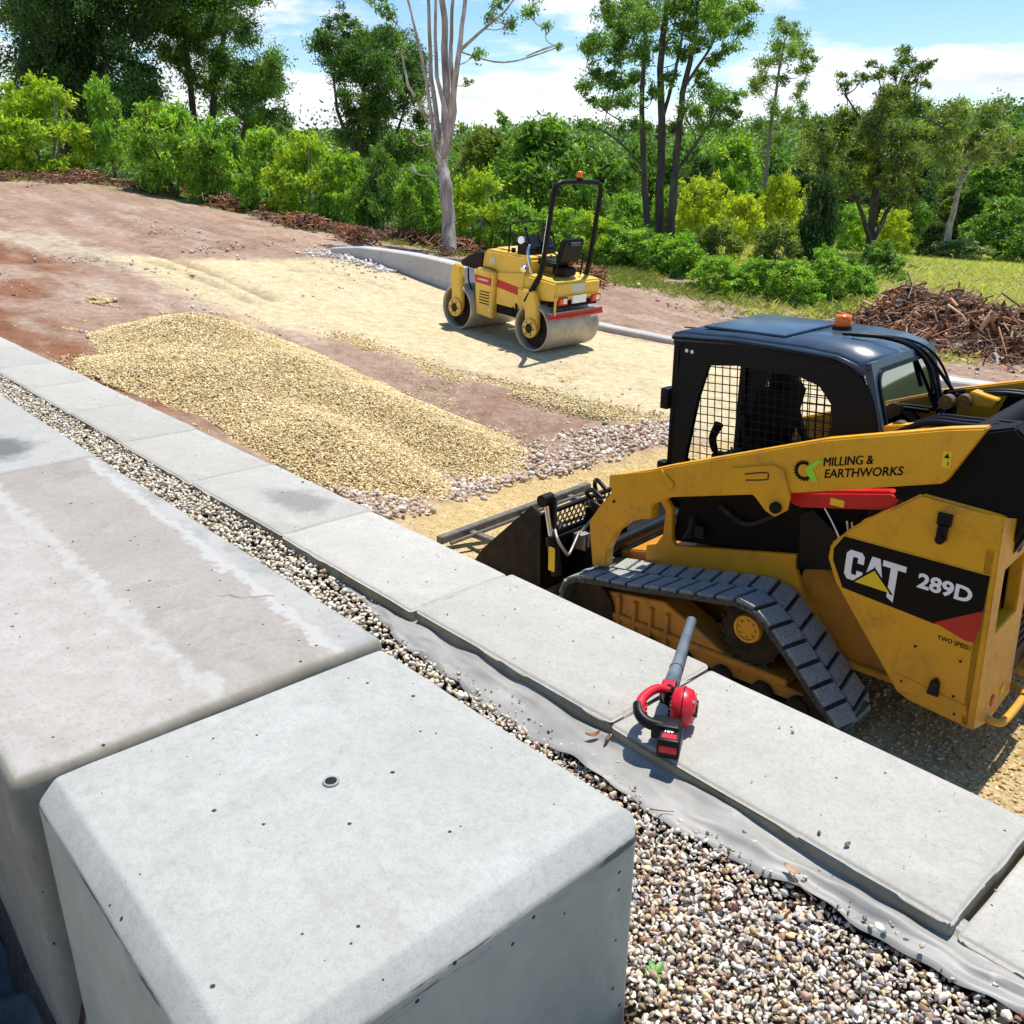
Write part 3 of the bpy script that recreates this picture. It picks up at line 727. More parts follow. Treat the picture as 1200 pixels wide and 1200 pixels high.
def track(yc, s):
    w = .225
    pts = resample([(p[0], p[1]+.018) for p in TP], .0266); n = len(pts)
    nor = []
    for i in range(n):
        d = pts[(i+1) % n]-pts[i-1]; nn = Vector((d.y, -d.x)).normalized()
        c = Vector((.1, .3)); 
        if nn.dot(pts[i]-c) < 0 and False: nn = -nn
        nor.append(nn)
    # orientation: make normals point outward
    A = sum(pts[i].x*pts[(i+1) % n].y-pts[(i+1) % n].x*pts[i].y for i in range(n))
    sg = 1 if A > 0 else -1
    nor = [v*sg for v in nor]
    V = []; Fc = []; lug = []
    for i in range(n):
        p = pts[i]; m = nor[i]
        for yy, dd in ((-w, -.028), (-w, 0.0), (w, 0.0), (w, -.028)):
            V.append((p.x+m.x*dd, yc+yy, p.y+m.y*dd)); lug.append(0.0)
    for i in range(n):
        j = (i+1) % n
        for k in range(4): Fc.append((i*4+k, i*4+(k+1) % 4, j*4+(k+1) % 4, j*4+k))
    # chevron blocks: two staggered rows of slanted lugs
    per = 3.0; cnt = int(n//5)
    for q in range(cnt):
        for row, (y0, y1) in enumerate(((-.223, -.004), (.004, .223))):
            ph = 0 if row == 0 else .5
            base = (q+ph)*n/cnt
            def at(u):
                u = u % n; i = int(u); f_ = u-i; a_ = pts[i].lerp(pts[(i+1) % n], f_); b_ = nor[i].lerp(nor[(i+1) % n], f_).normalized(); return a_, b_
            o = len(V); h = .023; sk = 1.1 if row == 0 else -1.1
            L0, L1 = -2.12, 2.12
            for hh, ins in ((-.002, 0), (h, .16)):
                for yy, uu, e in ((y0, L0, 1), (y0, L1, 1), (y1, L1, -1), (y1, L0, -1)):
                    yq = yy+e*ins*.05; uq = uu-np.sign(uu)*ins
                    skw = sk*((yy-y0)/(y1-y0)-.5)*1.2
                    a_, b_ = at(base+uq+skw)
                    V.append((a_.x+b_.x*hh, yc+yq*1.0, a_.y+b_.y*hh)); lug.append(1.0 if hh > 0 else 0.0)
            Fc += [(o+4, o+5, o+6, o+7)]+[(o+k, o+(k+1) % 4, o+4+(k+1) % 4, o+4+k) for k in range(4)]
    me = bpy.data.meshes.new('rubber_track'); me.from_pydata(V, [], Fc); me.validate()
    at_ = me.attributes.new('lug', 'FLOAT', 'POINT'); at_.data.foreach_set('value', np.array(lug, dtype=np.float32))
    import bmesh
    bm = bmesh.new(); bm.from_mesh(me); bmesh.ops.recalc_face_normals(bm, faces=bm.faces); bm.to_mesh(me); bm.free()
    tr = link('rubber_track', me, M['rubber'], LD)
    # undercarriage
    oy = yc+s*.0
    fr = MB()
    fr.prism([(.95, .16), (1.0, .26), (.85, .36), (.35, .44), (.1, .34), (-.15, .22), (-.75, .16), (-.8, .10), (.85, .10)], oy-.10, oy+.10)
    for x in (.86, .70, .57, .44, .31): fr.box(x-.014, x+.014, oy+.10*s if s > 0 else oy-.125, oy+.125*s if s > 0 else oy-.10, .12, .37-.0*x)
    fr.box(-.55, .95, oy-.12, oy+.12, .19, .235)
    fr.build('track_frame', M['yellow_dirty'], LD, bevel=.006)
    rl = MB()
    for x in (.72, .44, .16, -.12, -.40, -.64): rl.cyl((x, oy-.15, .085), (x, oy+.15, .085), .075, n=20)
    rl.build('track_roller', M['mud'], LD)
    for nm, x, z, r in (('front_idler', .93, .235, .185), ('rear_idler', -.745, .125, .10)):
        mb = MB(); mb.lathe([(.05, -.13), (r, -.13), (r, -.08), (r*.72, -.06), (r*.72, .06), (r, .08), (r, .13), (.05, .13)], (x, oy, z), n=36)
        mb.build(nm, M['mud'], LD)
    sp = MB(); sp.lathe([(.03, -.12), (.2, -.12), (.2, .085), (.15, .10), (.03, .10)], (-.27, oy, .425), n=36)
    for k in range(17):
        a_ = 2*math.pi*k/17; sp.cyl((-.27+.2*math.cos(a_), oy-.10, .425+.2*math.sin(a_)), (-.27+.2*math.cos(a_), oy+.10, .425+.2*math.sin(a_)), .014, n=8)
    so = sp.build('drive_sprocket', M['mud'], LD)
    hub = MB(); hub.lathe([(.09, 0), (.092, .03), (.086, .05), (.07, .052), (.068, .042), (.03, .04), (0, .04)], (-.27, oy+s*.09, .48), n=36) if s > 0 else hub.lathe([(.09, 0), (.09, -.05), (0, -.05)], (-.27, oy-.09, .48), n=24)
    for k in range(8):
        a_ = 2*math.pi*k/8; hub.cyl((-.27+.055*math.cos(a_), oy+s*.13, .48+.055*math.sin(a_)), (-.27+.055*math.cos(a_), oy+s*.143, .48+.055*math.sin(a_)), .007, n=6)
    hub.build('hub_cap', Y, so)
M['yellow_dirty'] = paint('muddy_yellow_paint', (.62, .26, .015), dirt=(.07, .04, .02), amt=.9)
track(.768, 1); track(-.768, -1)
# --- chassis
ch = MB()
ch.prism([(.98, .30), (.98, .52), (.62, .60), (.45, .66), (-.37, .66), (-.42, .90), (-.66, .90), (-.9, .5), (-1.45, .34), (-1.40, .24), (.7, .22)], -.50, .50)
ch.build('chassis', M['yellow_dirty'], LD, bevel=.01)
sl = MB()   # yellow side sill above each track
for s in (1, -1):
    y0, y1 = (.502, .538) if s > 0 else (-.538, -.502)
    sl.cut()
    sl.prism([(.74, .49), (.74, .63), (.66, .66), (.61, .74), (.60, .92), (.67, 1.0), (.62, 1.03), (.55, .95), (.53, .72), (.50, .69), (-.36, .88), (-.36, .80), (-.44, .62), (-.60, .45), (-.72, .3), (-1.2, .3), (-1.2, .26), (-.6, .26)], y0, y1)
sl.each('side_sill', Y, LD, bevel=.004)
dk = MB()   # dark machinery bay under the arms
dk.prism([(.56, .70), (.50, 1.16), (-.30, 1.32), (-.9, 1.45), (-.9, .6), (-.45, .6), (-.36, .86)], -.49, .497)
dk.build('machinery_bay', KM, LD, bevel=.01)
pl = MB()
pl.prism([(-.38, .80), (-.38, .93), (-.36, 1.15), (-.44, 1.20), (-.75, .99), (-.66, .88)], .525, .565)
pl.build('splash_plate', K, LD, bevel=.004)
ho = MB()
ho.tube([(-.5, .6, 1.27), (-.58, .605, 1.17), (-.66, .62, 1.06)], .007); ho.tube([(-.66, .60, 1.2), (-.69, .605, 1.1), (-.72, .61, 1.02)], .007); ho.tube([(-.69, .60, 1.2), (-.715, .605, 1.11), (-.735, .61, 1.04)], .007)
ho.build('hydraulic_line', M['chrome'], LD)
vl = MB()
vl.box(.30, .36, .52, .55, .80, .88, bev=.004); vl.box(.38, .41, .52, .55, .78, .93, bev=.004); vl.tube([(.45, .53, .76), (.40, .56, .82), (.38, .53, .9)], .012); vl.tube([(.2, .52, 1.05), (0, .53, .98), (-.2, .53, 1.1)], .014)
vl.build('valve_block', M['mud'], LD)
# --- rear housings
def housing(s):
    y0, y1 = (.60, .80) if s > 0 else (-.80, -.60)
    a = MB(); a.prism([(-1.10, 1.52), (-.77, 1.245), (-.665, 1.12), (-.66, 1.03), (-.72, .90), (-1.14, .375), (-1.20, .345), (-1.535, .31), (-1.49, 1.50)], y0, y1)
    return a.build('rear_housing', Y, LD, bevel=.014, seg=3)
hs = housing(1); housing(-1)
yd = .8005
XX = lambda u, v, w: (u, w, v)
# side decal: black plate, white keyline, red corner
d = MB(); flat(d, [(-.685, 1.10), (-.735, 1.185), (-1.485, 1.18), (-1.487, 1.02), (-1.487, .893), (-1.28, .845), (-.755, .89), (-.69, 1.04)][:3]+[(-1.488, .893), (-1.28, .84), (-.765, .885), (-.69, 1.03)], XX, yd, .0012); d.build('side_decal', M['decal_black'], hs)
d = MB(); flat(d, [(-1.27, .848), (-1.488, .99), (-1.488, .893), (-1.47, .805), (-1.44, .800)], XX, yd+.0014, .0008)
d.v = d.v; d.build('decal_corner', M['red'], hs)
d = MB()
for p0, p1 in (((-.685, 1.10), (-.735, 1.19)), ((-.735, 1.19), (-1.485, 1.185)), ((-.685, 1.10), (-.69, 1.03)), ((-.69, 1.03), (-.765, .882))):
    d.cyl((p0[0], yd, p0[1]), (p1[0], yd, p1[1]), .0035, n=6)
d.build('decal_keyline', M['yellow'], hs)
ux = (-1, 0, 0); uz = (0, 0, 1)
# the big emblem: blocky C A T with a yellow triangle under the A; baseline slopes slightly
def poly_letters():
    d = MB()
    def tx(u, v): return (-.765-u*.325, .948+v*.172-.010*u)
    def add(pts): d.prism([tx(*p) for p in pts], yd+.0014, yd+.0030, XX)
    # C
    add([(.0, .15), (.0, .86), (.06, 1.0), (.20, 1.0), (.20, .80), (.13, .80), (.115, .74), (.115, .26), (.13, .2), (.20, .2), (.20, 0), (.06, 0)])
    add([(.20, 1.0), (.26, 1.0), (.31, .88), (.31, .62), (.205, .62), (.205, .80), (.20, .80)]); add([(.20, 0), (.26, 0), (.31, .12), (.31, .36), (.205, .36), (.205, .2), (.20, .2)])
    # A
    add([(.33, .0), (.43, .99), (.50, .99), (.50, .74), (.455, .30), (.42, 0)]); add([(.50, .99), (.57, .99), (.68, .0), (.60, .0), (.545, .30), (.50, .74)]); 
    # T
    add([(.62, .99), (1.0, .99), (1.0, .80), (.62, .80)]); add([(.755, .80), (.755, -.18), (.87, -.30), (.87, .80)])
    d.build('emblem_letters', M['white'], hs)
    t = MB(); t.prism([tx(.20, -.02), tx(.50, .55), tx(.80, -.02)], yd+.0032, yd+.0046, XX); t.build('emblem_triangle', M['decal_yellow'], hs)
    t = MB(); t.prism([tx(.14, -.06), tx(.50, .66), tx(.86, -.06), tx(.80, -.06), tx(.50, .55), tx(.20, -.06)][:6], yd+.0030, yd+.0036, XX)
    t.build('emblem_outline', M['decal_black'], hs)
poly_letters()
text('model_number', '289D', .088, hs, (-1.155, yd+.0015, 1.012), (-1, 0, -.02), uz, M['white'], bold=.035, width=.27)
text('speed_lettering', 'TWO SPEED', .026, hs, (-1.30, yd, .760), (-1, 0, -.03), uz, M['decal_black'], bold=.02, width=.165)
la = MB(); la.box(-1.27, -1.20, .80, .825, 1.385, 1.45, bev=.006); la.box(-1.26, -1.21, .80, .835, 1.31, 1.39, bev=.008); la.cyl((-1.235, .80, 1.315), (-1.235, .842, 1.315), .024)
la.build('rubber_latch', K, hs)
la = MB(); la.prism([(-1.36, .44), (-1.30, .44), (-1.31, .52), (-1.335, .545), (-1.355, .52)], .80, .822); la.cyl((-1.333, .822, .515), (-1.333, .83, .515), .012); la.build('tie_down_lug', M['mud'], hs, bevel=.003)
bo = MB()
for x, z in ((-1.2, .68), (-1.43, .68), (-1.43, .47), (-1.16, .45), (-1.45, .37)): bo.cut(); bo.cyl((x, .80, z), (x, .806, z), .007, n=8)
bo.each('bolt', M['mud'], hs)
bp_ = MB(); bp_.prism([(-1.125, .45), (-1.12, .49), (-1.50, .44), (-1.51, .38)], .80, .804); bp_.build('skid_rail', Y, hs, bevel=.0015)
# --- rear end: two corner posts, radiator door, bumper loops
def rear_post(s):
    m = MB()
    fn = lambda u, v, w: (w-(1.5-v)*.048, u*s, v)
    m.ring([(.80, .315), (.80, 1.50), (.17, 1.50), (.17, .26), (.55, .24)], [(.66, .83), (.66, 1.17), (.31, 1.17), (.31, .83)], -1.497, -1.43, fn)
    return m.build('rear_corner_post', Y, LD, bevel=.006)
rp = rear_post(1); rear_post(-1)
m = MB(); m.box(-1.42, -1.40, -.69, .69, .80, 1.20); m.build('rear_recess', KM, LD)
m = MB(); m.box(-1.525, -1.42, -.165, .165, .34, 1.46, bev=.01); rd = m.build('radiator_door', K, LD)
m = MB()
for k in range(14): m.box(-1.532, -1.522, -.14, .14, .5+k*.06, .52+k*.06)
m.build('grille', KM, rd)
m = MB(); m.tube([(-1.52, .58, .30), (-1.60, .56, .27), (-1.63, .48, .27), (-1.63, .16, .27), (-1.60, .1, .27), (-1.50, .08, .29)], .022); m.cut(); m.tube([(-1.52, -.58, .30), (-1.60, -.56, .27), (-1.63, -.48, .27), (-1.63, -.16, .27), (-1.6, -.1, .27), (-1.5, -.08, .29)], .022)
m.each('rear_bumper', Y, LD)
m = MB(); m.cyl((-1.548, .52, .37), (-1.5555, .52, .37), .034, n=24); m.build('round_reflector', M['red'], rp)
m = MB(); m.box(-1.5575, -1.551, .33, .38, .34, .39); m.build('small_sticker', M['decal_yellow'], rp)
# gear emblem on the rear post
def gear(mb, cx, cz, r, fn, w, teeth=16, t=.0014, open_=None, r_in=.62):
    pts_o = []; pts_i = []; N = teeth*4; rg = range(N+1)
    a0, a1 = open_ if open_ else (0, 2*math.pi)
    prev = None
    for k in range(N):
        b0 = a0+(a1-a0)*k/N; b1 = a0+(a1-a0)*(k+1)/N; ro = r*(1.0 if (k//2) % 2 == 0 else .88)
        q = [(cx+ro*math.cos(b0), cz+ro*math.sin(b0)), (cx+ro*math.cos(b1), cz+ro*math.sin(b1)), (cx+r*r_in*math.cos(b1), cz+r*r_in*math.sin(b1)), (cx+r*r_in*math.cos(b0), cz+r*r_in*math.sin(b0))]
        mb.prism(q, w, w+t, fn)
fr_ = lambda u, v, w: (-w-(1.5-v)*.048, u, v)
m = MB(); gear(m, .43, 1.29, .085, fr_, 1.4975); m.build('gear_emblem', M['decal_black'], rp)
m = MB(); m.prism([(.43+.046*math.cos(k*.35), 1.29+.046*math.sin(k*.35)) for k in range(18)], 1.4975, 1.499, fr_); m.build('emblem_centre', M['lime'], rp)
# --- upper rear: dark link tower and hood
m = MB(); m.prism([(-.95, 1.46), (-1.05, 1.80), (-1.46, 1.93), (-1.62, 1.80), (-1.60, 1.50), (-1.1, 1.42)], .60, .78); m.cut(); m.prism([(-.95, 1.46), (-1.05, 1.80), (-1.46, 1.93), (-1.62, 1.80), (-1.60, 1.50), (-1.1, 1.42)], -.78, -.60)
m.each('lift_link', KM, LD, bevel=.012)
m = MB(); m.prism([(-.72, 1.0), (-.78, 1.60), (-1.0, 1.64), (-1.50, 1.60), (-1.58, 1.42), (-1.5, 1.2), (-1.4, .9)], -.58, .58); m.build('engine_hood', K, LD, bevel=.03, seg=3)
m = MB(); m.cyl((-1.25, -.60, 1.80), (-1.25, .60, 1.80), .06, n=20); m.box(-1.30, -1.20, -.60, .60, 1.72, 1.80); m.build('cross_tube', KM, LD)
m = MB()
for y in (.44, .36, .28): m.tube([(-.72, y, 1.66), (-.95, y+.03, 1.80), (-1.15, y+.06, 1.83), (-1.5, y+.08, 1.86)], .017)
for y in (-.30, -.38): m.tube([(-.76, y, 1.70), (-1.0, y, 1.84), (-1.3, y-.05, 1.85), (-1.6, y, 1.8)], .015)
m.build('hydraulic_hose', K, LD)
m = MB()
for x, y, z in ((-.80, .40, 1.73), (-.86, -.12, 1.80), (-.93, -.2, 1.80)):
    m.cut(); m.cyl((x, y-.03, z), (x, y+.03, z), .042, n=18); m.cyl((x, y-.04, z), (x, y+.04, z), .02, n=14)
m.each('pin_boss', M['brass'], LD)
m = MB(); m.prism([(-.92, 1.78), (-.95, 1.86), (-1.10, 1.83), (-1.08, 1.78)], -.32, -.22); m.cut(); m.prism([(-.70, 1.70), (-.74, 1.745), (-.95, 1.79), (-.95, 1.75)], .38, .46); m.each('yellow_bracket', Y, LD, bevel=.006)
m = MB(); m.box(-1.60, -1.52, .10, .45, 1.50, 1.60, bev=.01); m.build('rear_lamp', M['grey_plastic'], LD)
# --- loader arms
def arm(s):
    y0, y1 = (.765, .85) if s > 0 else (-.85, -.765)
    top = [(-1.36, 1.925), (-1.18, 1.885), (-.58, 1.715), (.40, 1.35), (.52, 1.30), (.83, 1.19)]
    pts = top+[(.835, 1.06), (.92, .96), (1.01, .82), (1.0, .72), (.97, .50), (.85, .53), (.845, .66), (.78, .80), (.68, .90), (.58, .95), (.50, .97), (.50, 1.07), (.36, 1.155), (-.39, 1.36), (-1.21, 1.61)]
    m = MB(); m.prism(pts, y0, y1); a = m.build('loader_arm', Y, LD, bevel=.010, seg=3)
    e = y1 if s > 0 else y0; t = .012*s
    m = MB()
    def pr(p, k=1.0): m.cut(); m.prism(p, min(e, e+t*k), max(e, e+t*k))
    pr([(.44, 1.325), (.52, 1.29), (.84, 1.195), (.84, 1.11), (.60, 1.12), (.36, 1.20), (.34, 1.25)])
    pr([(-.05, 1.44), (-.30, 1.515), (-.37, 1.50), (-.43, 1.35), (-.42, 1.27), (-.35, 1.215), (-.29, 1.235), (-.22, 1.30), (-.07, 1.385)], 1.4)
    m.each('arm_plate', Y, a, bevel=.003)
    m = MB(); m.cyl((-.355, e-.01*s, 1.275), (-.355, e+.04*s, 1.275), .034, n=20); m.build('pivot_pin', K, a)
    m = MB(); m.tube([(-.14, e+.017*s, 1.425), (-.27, e+.017*s, 1.462), (-.285, e+.017*s, 1.44), (-.27, e+.017*s, 1.42), (-.15, e+.017*s, 1.39)], .004); m.build('slot_edge', M['mud'], a)
    m = MB(); 
    for x, z in ((.93, 1.0), (.88, 1.03), (.80, 1.02)): m.cut(); m.cyl((x, e, z), (x, e+.008*s, z), .010, n=10)
    m.each('bolt', M['mud'], a)
    c = MB(); yc = .70*s
    c.prism([(-.37, 1.345), (-.93, 1.475), (-1.0, 1.45), (-.96, 1.375), (-.42, 1.255), (-.36, 1.28)], yc-.045, yc+.045); cy = c.build('lift_cylinder', M['red'], LD, bevel=.016, seg=3)
    c = MB(); c.cyl((-.38, yc, 1.305), (-.18, yc, 1.26), .020); c.build('piston_rod', M['chrome'], cy)
    if s > 0:
        c = MB(); c.box(-.69, -.61, yc+.046, yc+.048, 1.325, 1.365); c.build('warning_sticker', M['decal_yellow'], cy)
    return a
ar = arm(1); arm(-1)
# arm lettering, baseline rising toward the rear like the arm edge
ax = Vector((-1, 0, .265)).normalized(); az = Vector((.265*.0, 0, 1))
for dx_, th_ in ((0, .0012), (.0035, .0016)): text('arm_lettering', 'MILLING &', .050, ar, (-.590-dx_, .8502, 1.566), ax, az, M['decal_black'], bold=.0, width=.27, thick=th_)
text('arm_lettering', 'EARTHWORKS', .050, ar, (-.605, .8502, 1.502), ax, az, M['decal_black'], bold=.022, width=.42)
m = MB(); fa = lambda u, v, w: (u, w, v)
gear(m, -.485, 1.518, .060, fa, .8502, teeth=14, open_=(math.pi-2.25-.25+math.pi*0, math.pi+2.25-.25) if False else (-2.45, 2.05), r_in=.60)
m.build('gear_letter', M['decal_black'], ar)
m = MB(); m.prism([(-.495, 1.535), (-.545, 1.59), (-.585, 1.60), (-.535, 1.54), (-.572, 1.475), (-.535, 1.468), (-.498, 1.515)], .852, .8534, fa); m.build('green_letter', M['lime'], ar)
m = MB(); m.box(-1.225, -1.185, .8502, .8514, 1.695, 1.775); ws = m.build('warning_label', M['decal_yellow'], ar)
m = MB(); m.prism([(-1.192, 1.742), (-1.218, 1.742), (-1.205, 1.768)], .8516, .8526, fa); m.box(-1.217, -1.212, .8516, .8526, 1.705, 1.725); m.build('warning_symbol', M['decal_black'], ws)
m = MB(); m.cyl((.42, -.76, 1.18), (.42, .76, 1.18), .045); m.cyl((.95, -.76, .60), (.95, .76, .60), .05); m.build('arm_cross_tube', K, LD)
# --- cab
cab = empty('cab'); cab.parent = LD
outer = [(.60, 2.06), (.30, 2.08), (-.30, 2.075), (-.46, 2.05), (-.57, 1.99), (-.655, 1.86), (-.70, 1.72), (-.745, 1.52), (-.75, .98), (.68, .98), (.67, 1.14), (.63, 1.7)]
inner = [(.40, 1.925), (.20, 1.95), (-.20, 1.945), (-.34, 1.905), (-.425, 1.81), (-.445, 1.69), (-.40, 1.55), (-.30, 1.43), (-.20, 1.28), (.50, 1.16), (.52, 1.30), (.46, 1.70)]
for s in (1, -1):
    m = MB(); m.ring(outer, inner, min(.43*s, .47*s), max(.43*s, .47*s)); fr0 = m.build('side_frame', K, cab, bevel=.004)
    # welded mesh screen
    m = MB(); w = .0035
    def clipline(p, d):
        hits = []
        n = len(inner)
        for i in range(n):
            x0, y0 = inner[i]; x1, y1 = inner[(i+1) % n]; ex, ey = x1-x0, y1-y0; den = d[0]*ey-d[1]*ex
            if abs(den) < 1e-9: continue
            t_ = ((x0-p[0])*ey-(y0-p[1])*ex)/den; u_ = ((x0-p[0])*d[1]-(y0-p[1])*d[0])/den
            if 0 <= u_ <= 1: hits.append(t_)
        hits.sort(); return hits
    for k in range(-20, 40):
        for (px, pz), dr in (((-.5+k*.052, 1.5), (.07, 1)), ((0, 1.0+k*.052), (1, -.05))):
            h_ = clipline((px, pz), dr)
            for q in range(0, len(h_)-1, 2):
                t0, t1 = h_[q], h_[q+1]
                m.cyl((px+dr[0]*t0, .445*s, pz+dr[1]*t0), (px+dr[0]*t1, .445*s, pz+dr[1]*t1), w, n=5, caps=False)
    m.build('mesh_screen', K, cab)
    m = MB(); m.prism([(-.20, 1.0), (-.16, 1.94), (-.22, 1.95), (-.28, 1.0)], min(.40*s, .43*s), max(.40*s, .43*s)); 
rprof = [(.675, 2.075), (.665, 2.105), (.60, 2.122), (.2, 2.135), (-.25, 2.13), (-.44, 2.115), (-.56, 2.08), (-.625, 2.035)]
rin = [(.63, 2.055), (.2, 2.08), (-.25, 2.075), (-.42, 2.065), (-.52, 2.03), (-.575, 1.99)]
m = MB(); m.prism(rprof+rin[::-1], -.505, .505); rf = m.build('roof', M['cab_sky_tint'], cab, bevel=.03, seg=5)
for p in rf.data.polygons: p.use_smooth = True
m = MB()
for y in (.30, -.30): m.cut(); m.prism([(.70, 2.118), (.2, 2.136), (-.25, 2.122), (-.42, 2.09), (-.42, 2.08), (-.25, 2.11), (.2, 2.125), (.70, 2.11)], y-.012, y+.012)
m.each('roof_rib', M['cab_sky_tint'], rf, bevel=.003)
m = MB(); 
for s_ in (1, -1): m.cut(); m.tube([(.655, .503*s_, 2.075), (.2, .507*s_, 2.095), (-.25, .507*s_, 2.08), (-.46, .500*s_, 2.055), (-.57, .485*s_, 1.995), (-.655, .475*s_, 1.865), (-.70, .473*s_, 1.72), (-.74, .472*s_, 1.55)], .009, n=6)
m.each('roof_gutter', K, rf)
m = MB(); m.box(-.04, .52, -.38, .36, 2.134, 2.152, bev=.008); ht = m.build('roof_hatch', M['cab_sky_tint'], rf)
m = MB(); m.box(.59, .665, -.48, .48, 2.02, 2.075, bev=.015); m.build('front_header', K, cab)
# rear wall with window: plane through (-.60,1.95) and (-.735,1.55)
r0 = Vector((-.615, 0, 2.045)); r1 = Vector((-.785, 0, 1.52)); rd_ = (r1-r0).normalized(); rn = Vector((rd_.z, 0, -rd_.x))
if rn.x > 0: rn = -rn
def frr(u, v, w): p = r0+rd_*v+rn*w; return (p.x, u, p.z)
def rrect(x0, x1, y0, y1, r, n=5):
    o = []
    for cx, cy, a0 in ((x1-r, y1-r, 0), (x0+r, y1-r, 90), (x0+r, y0+r, 180), (x1-r, y0+r, 270)):
        for k in range(n+1):
            a_ = math.radians(a0+90*k/n); o.append((cx+r*math.cos(a_), cy+r*math.sin(a_)))
    return o
wr_ = rrect(-.41, .41, .035, .42, .08)
m = MB(); m.ring([(-.47, -.03), (.47, -.03), (.47, .70), (-.47, .70)], wr_, -.03, .012, frr); m.build('rear_wall', M['cab_sky_tint'], cab, bevel=.003)
m = MB(); m.ring(rrect(-.43, .43, .015, .44, .095), rrect(-.405, .405, .04, .415, .075), .012, .024, frr); m.build('window_seal', K, cab, bevel=.003)
m = MB(); m.prism(wr_, 0, .005, frr); rw = m.build('rear_window', M['glass'], cab)
m = MB()
for k in range(14): u_ = -.39+.058*k; m.cyl(frr(u_, .04, -.05), frr(u_+.02, .40, -.05), .003, n=5, caps=False)
for k in range(7): v_ = .06+.055*k; m.cyl(frr(-.40, v_, -.05), frr(.40, v_+.015, -.05), .003, n=5, caps=False)
m.build('mesh_screen', K, cab)
m = MB(); m.tube([(-.26, .06, 2.15), (-.42, .0, 2.148), (-.54, -.10, 2.125), (-.645, -.22, 2.06), (-.715, -.36, 1.92), (-.77, -.47, 1.80)], .011)
m.tube([(-.30, .02, 2.145), (-.46, -.04, 2.14), (-.60, -.14, 2.09), (-.68, -.24, 1.98), (-.72, -.27, 1.86)], .013); m.tube([(-.40, -.02, 2.15), (-.56, -.18, 2.12), (-.65, -.32, 2.05), (-.70, -.44, 1.94), (-.76, -.485, 1.80)], .008)
m.cyl((-.75, -.42, 1.79), (-.80, -.58, 1.78), .018); m.box(-.80, -.74, -.54, -.48, 1.60, 1.78, bev=.008)
m.build('wiper_hose', K, cab)
m = MB(); m.box(-.55, -.50, -.33, -.05, 1.55, 1.73, bev=.01); m.box(-.62, -.56, -.30, .2, 1.52, 1.60, bev=.01); m.build('rear_shelf_box', KM, cab)
m = MB(); m.box(.665, .725, .40, .50, 1.60, 1.74, bev=.012); m.cut(); m.box(.66, .72, .42, .50, 1.18, 1.24, bev=.01); m.each('work_lamp', K, cab)
m = MB(); m.cyl((.56, .470, 2.0), (.56, .476, 2.0), .012, n=12); m.cut(); m.cyl((.52, .470, 1.997), (.52, .476, 1.997), .012, n=12); m.each('chrome_bolt', M['chrome'], cab)
m = MB(); m.ring([(-.47, 1.0), (.47, 1.0), (.47, 2.06), (-.47, 2.06)], [(-.40, 1.05), (.40, 1.05), (.40, 1.98), (-.40, 1.98)], .62, .66, lambda u, v, w: (w, u, v)); m.build('front_door_frame', K, cab)
m = MB(); m.box(.12, .56, -.27, .27, 1.10, 1.22, bev=.04); m.prism([(.28, 1.18), (.14, 1.22), (.05, 1.72), (.10, 1.78), (.19, 1.76), (.27, 1.26)], -.20, .20); m.box(.06, .16, -.13, .13, 1.74, 1.93, bev=.03)
m.build('operator_seat', KM, cab, bevel=.0)
m = MB()
for s in (1, -1): 
    m.box(-.02, .40, .30*s-.05, .30*s+.05, 1.28, 1.33, bev=.015); m.tube([(.40, .30*s, 1.33), (.42, .31*s, 1.42), (.385, .30*s, 1.52)], .022, taper=.032)
    m.tube([(.0, .30*s, 1.3), (.12, .33*s, 1.42), (.18, .34*s, 1.56), (.17, .34*s, 1.62)], .03)
m.build('control_lever', KM, cab)
m = MB(); m.box(-.6, .55, -.43, .43, .98, 1.04); m.build('cab_floor', KM, cab)
bx, by, bz = -.13, -.22, 2.135
m = MB(); m.cyl((bx, by, bz-.006), (bx, by, bz+.016), .062, .058, n=28); be = m.build('beacon', K, LD)
m = MB(); m.lathe([(.05, .016), (.052, .03), (.050, .072), (.044, .085), (.0, .09)], (bx, by, bz), 'Z', 28, True); m.build('amber_lens', M['orange'], be)
# --- front attachment: coupler, side plate, grading bar
bk = empty('grading_bucket'); bk.parent = LD
m = MB(); m.ring([(-.62, .20), (.95, .20), (.95, .80), (-.95, .80), (-.95, .20)], [(-.55, .62), (.78, .62), (.78, .775), (-.55, .775)], 1.36, 1.40, lambda u, v, w: (w, u, v)); m.box(1.33, 1.36, -.9, .9, .57, .60); m.build('back_frame', K, bk, bevel=.004)
m = MB()
for r_ in range(4):
    for k in range(26):
        y = -.53+k*.052+(.026 if r_ % 2 else 0); z = .640+r_*.038
        m.lathe([(.026, -.003), (.026, .003), (.019, .003), (.019, -.003)], (1.38, y, z), 'X', 6, closed=True)
m.build('perforated_guard', K, bk)
SPL = [(1.42, .02), (1.36, .70), (1.40, .80), (1.47, .84), (1.60, .72), (1.98, .36), (2.08, .22), (2.05, .02)]
m = MB(); m.prism(SPL, .90, .93); m.cut(); m.prism(SPL, -.93, -.90)
m.each('side_plate', M['mud'], bk, bevel=.004)
m = MB(); m.prism([(1.40, .03), (1.40, .56), (1.44, .56), (1.46, .09), (2.04, .05), (2.04, .02)], -.90, .90); m.build('bucket_floor', M['steel'], bk)
m = MB(); m.box(2.42, 2.49, -.95, .95, .27, .33); m.cut(); m.box(2.33, 2.36, -.93, .93, .285, .31); m.each('grading_bar', M['bar_steel'], bk, bevel=.006)
m = MB()
for y in (.62, .0, -.62): m.cut(); m.box(1.50, 2.42, y-.03, y+.03, .255, .30)
m.each('strut', M['bar_steel'], bk, bevel=.004)
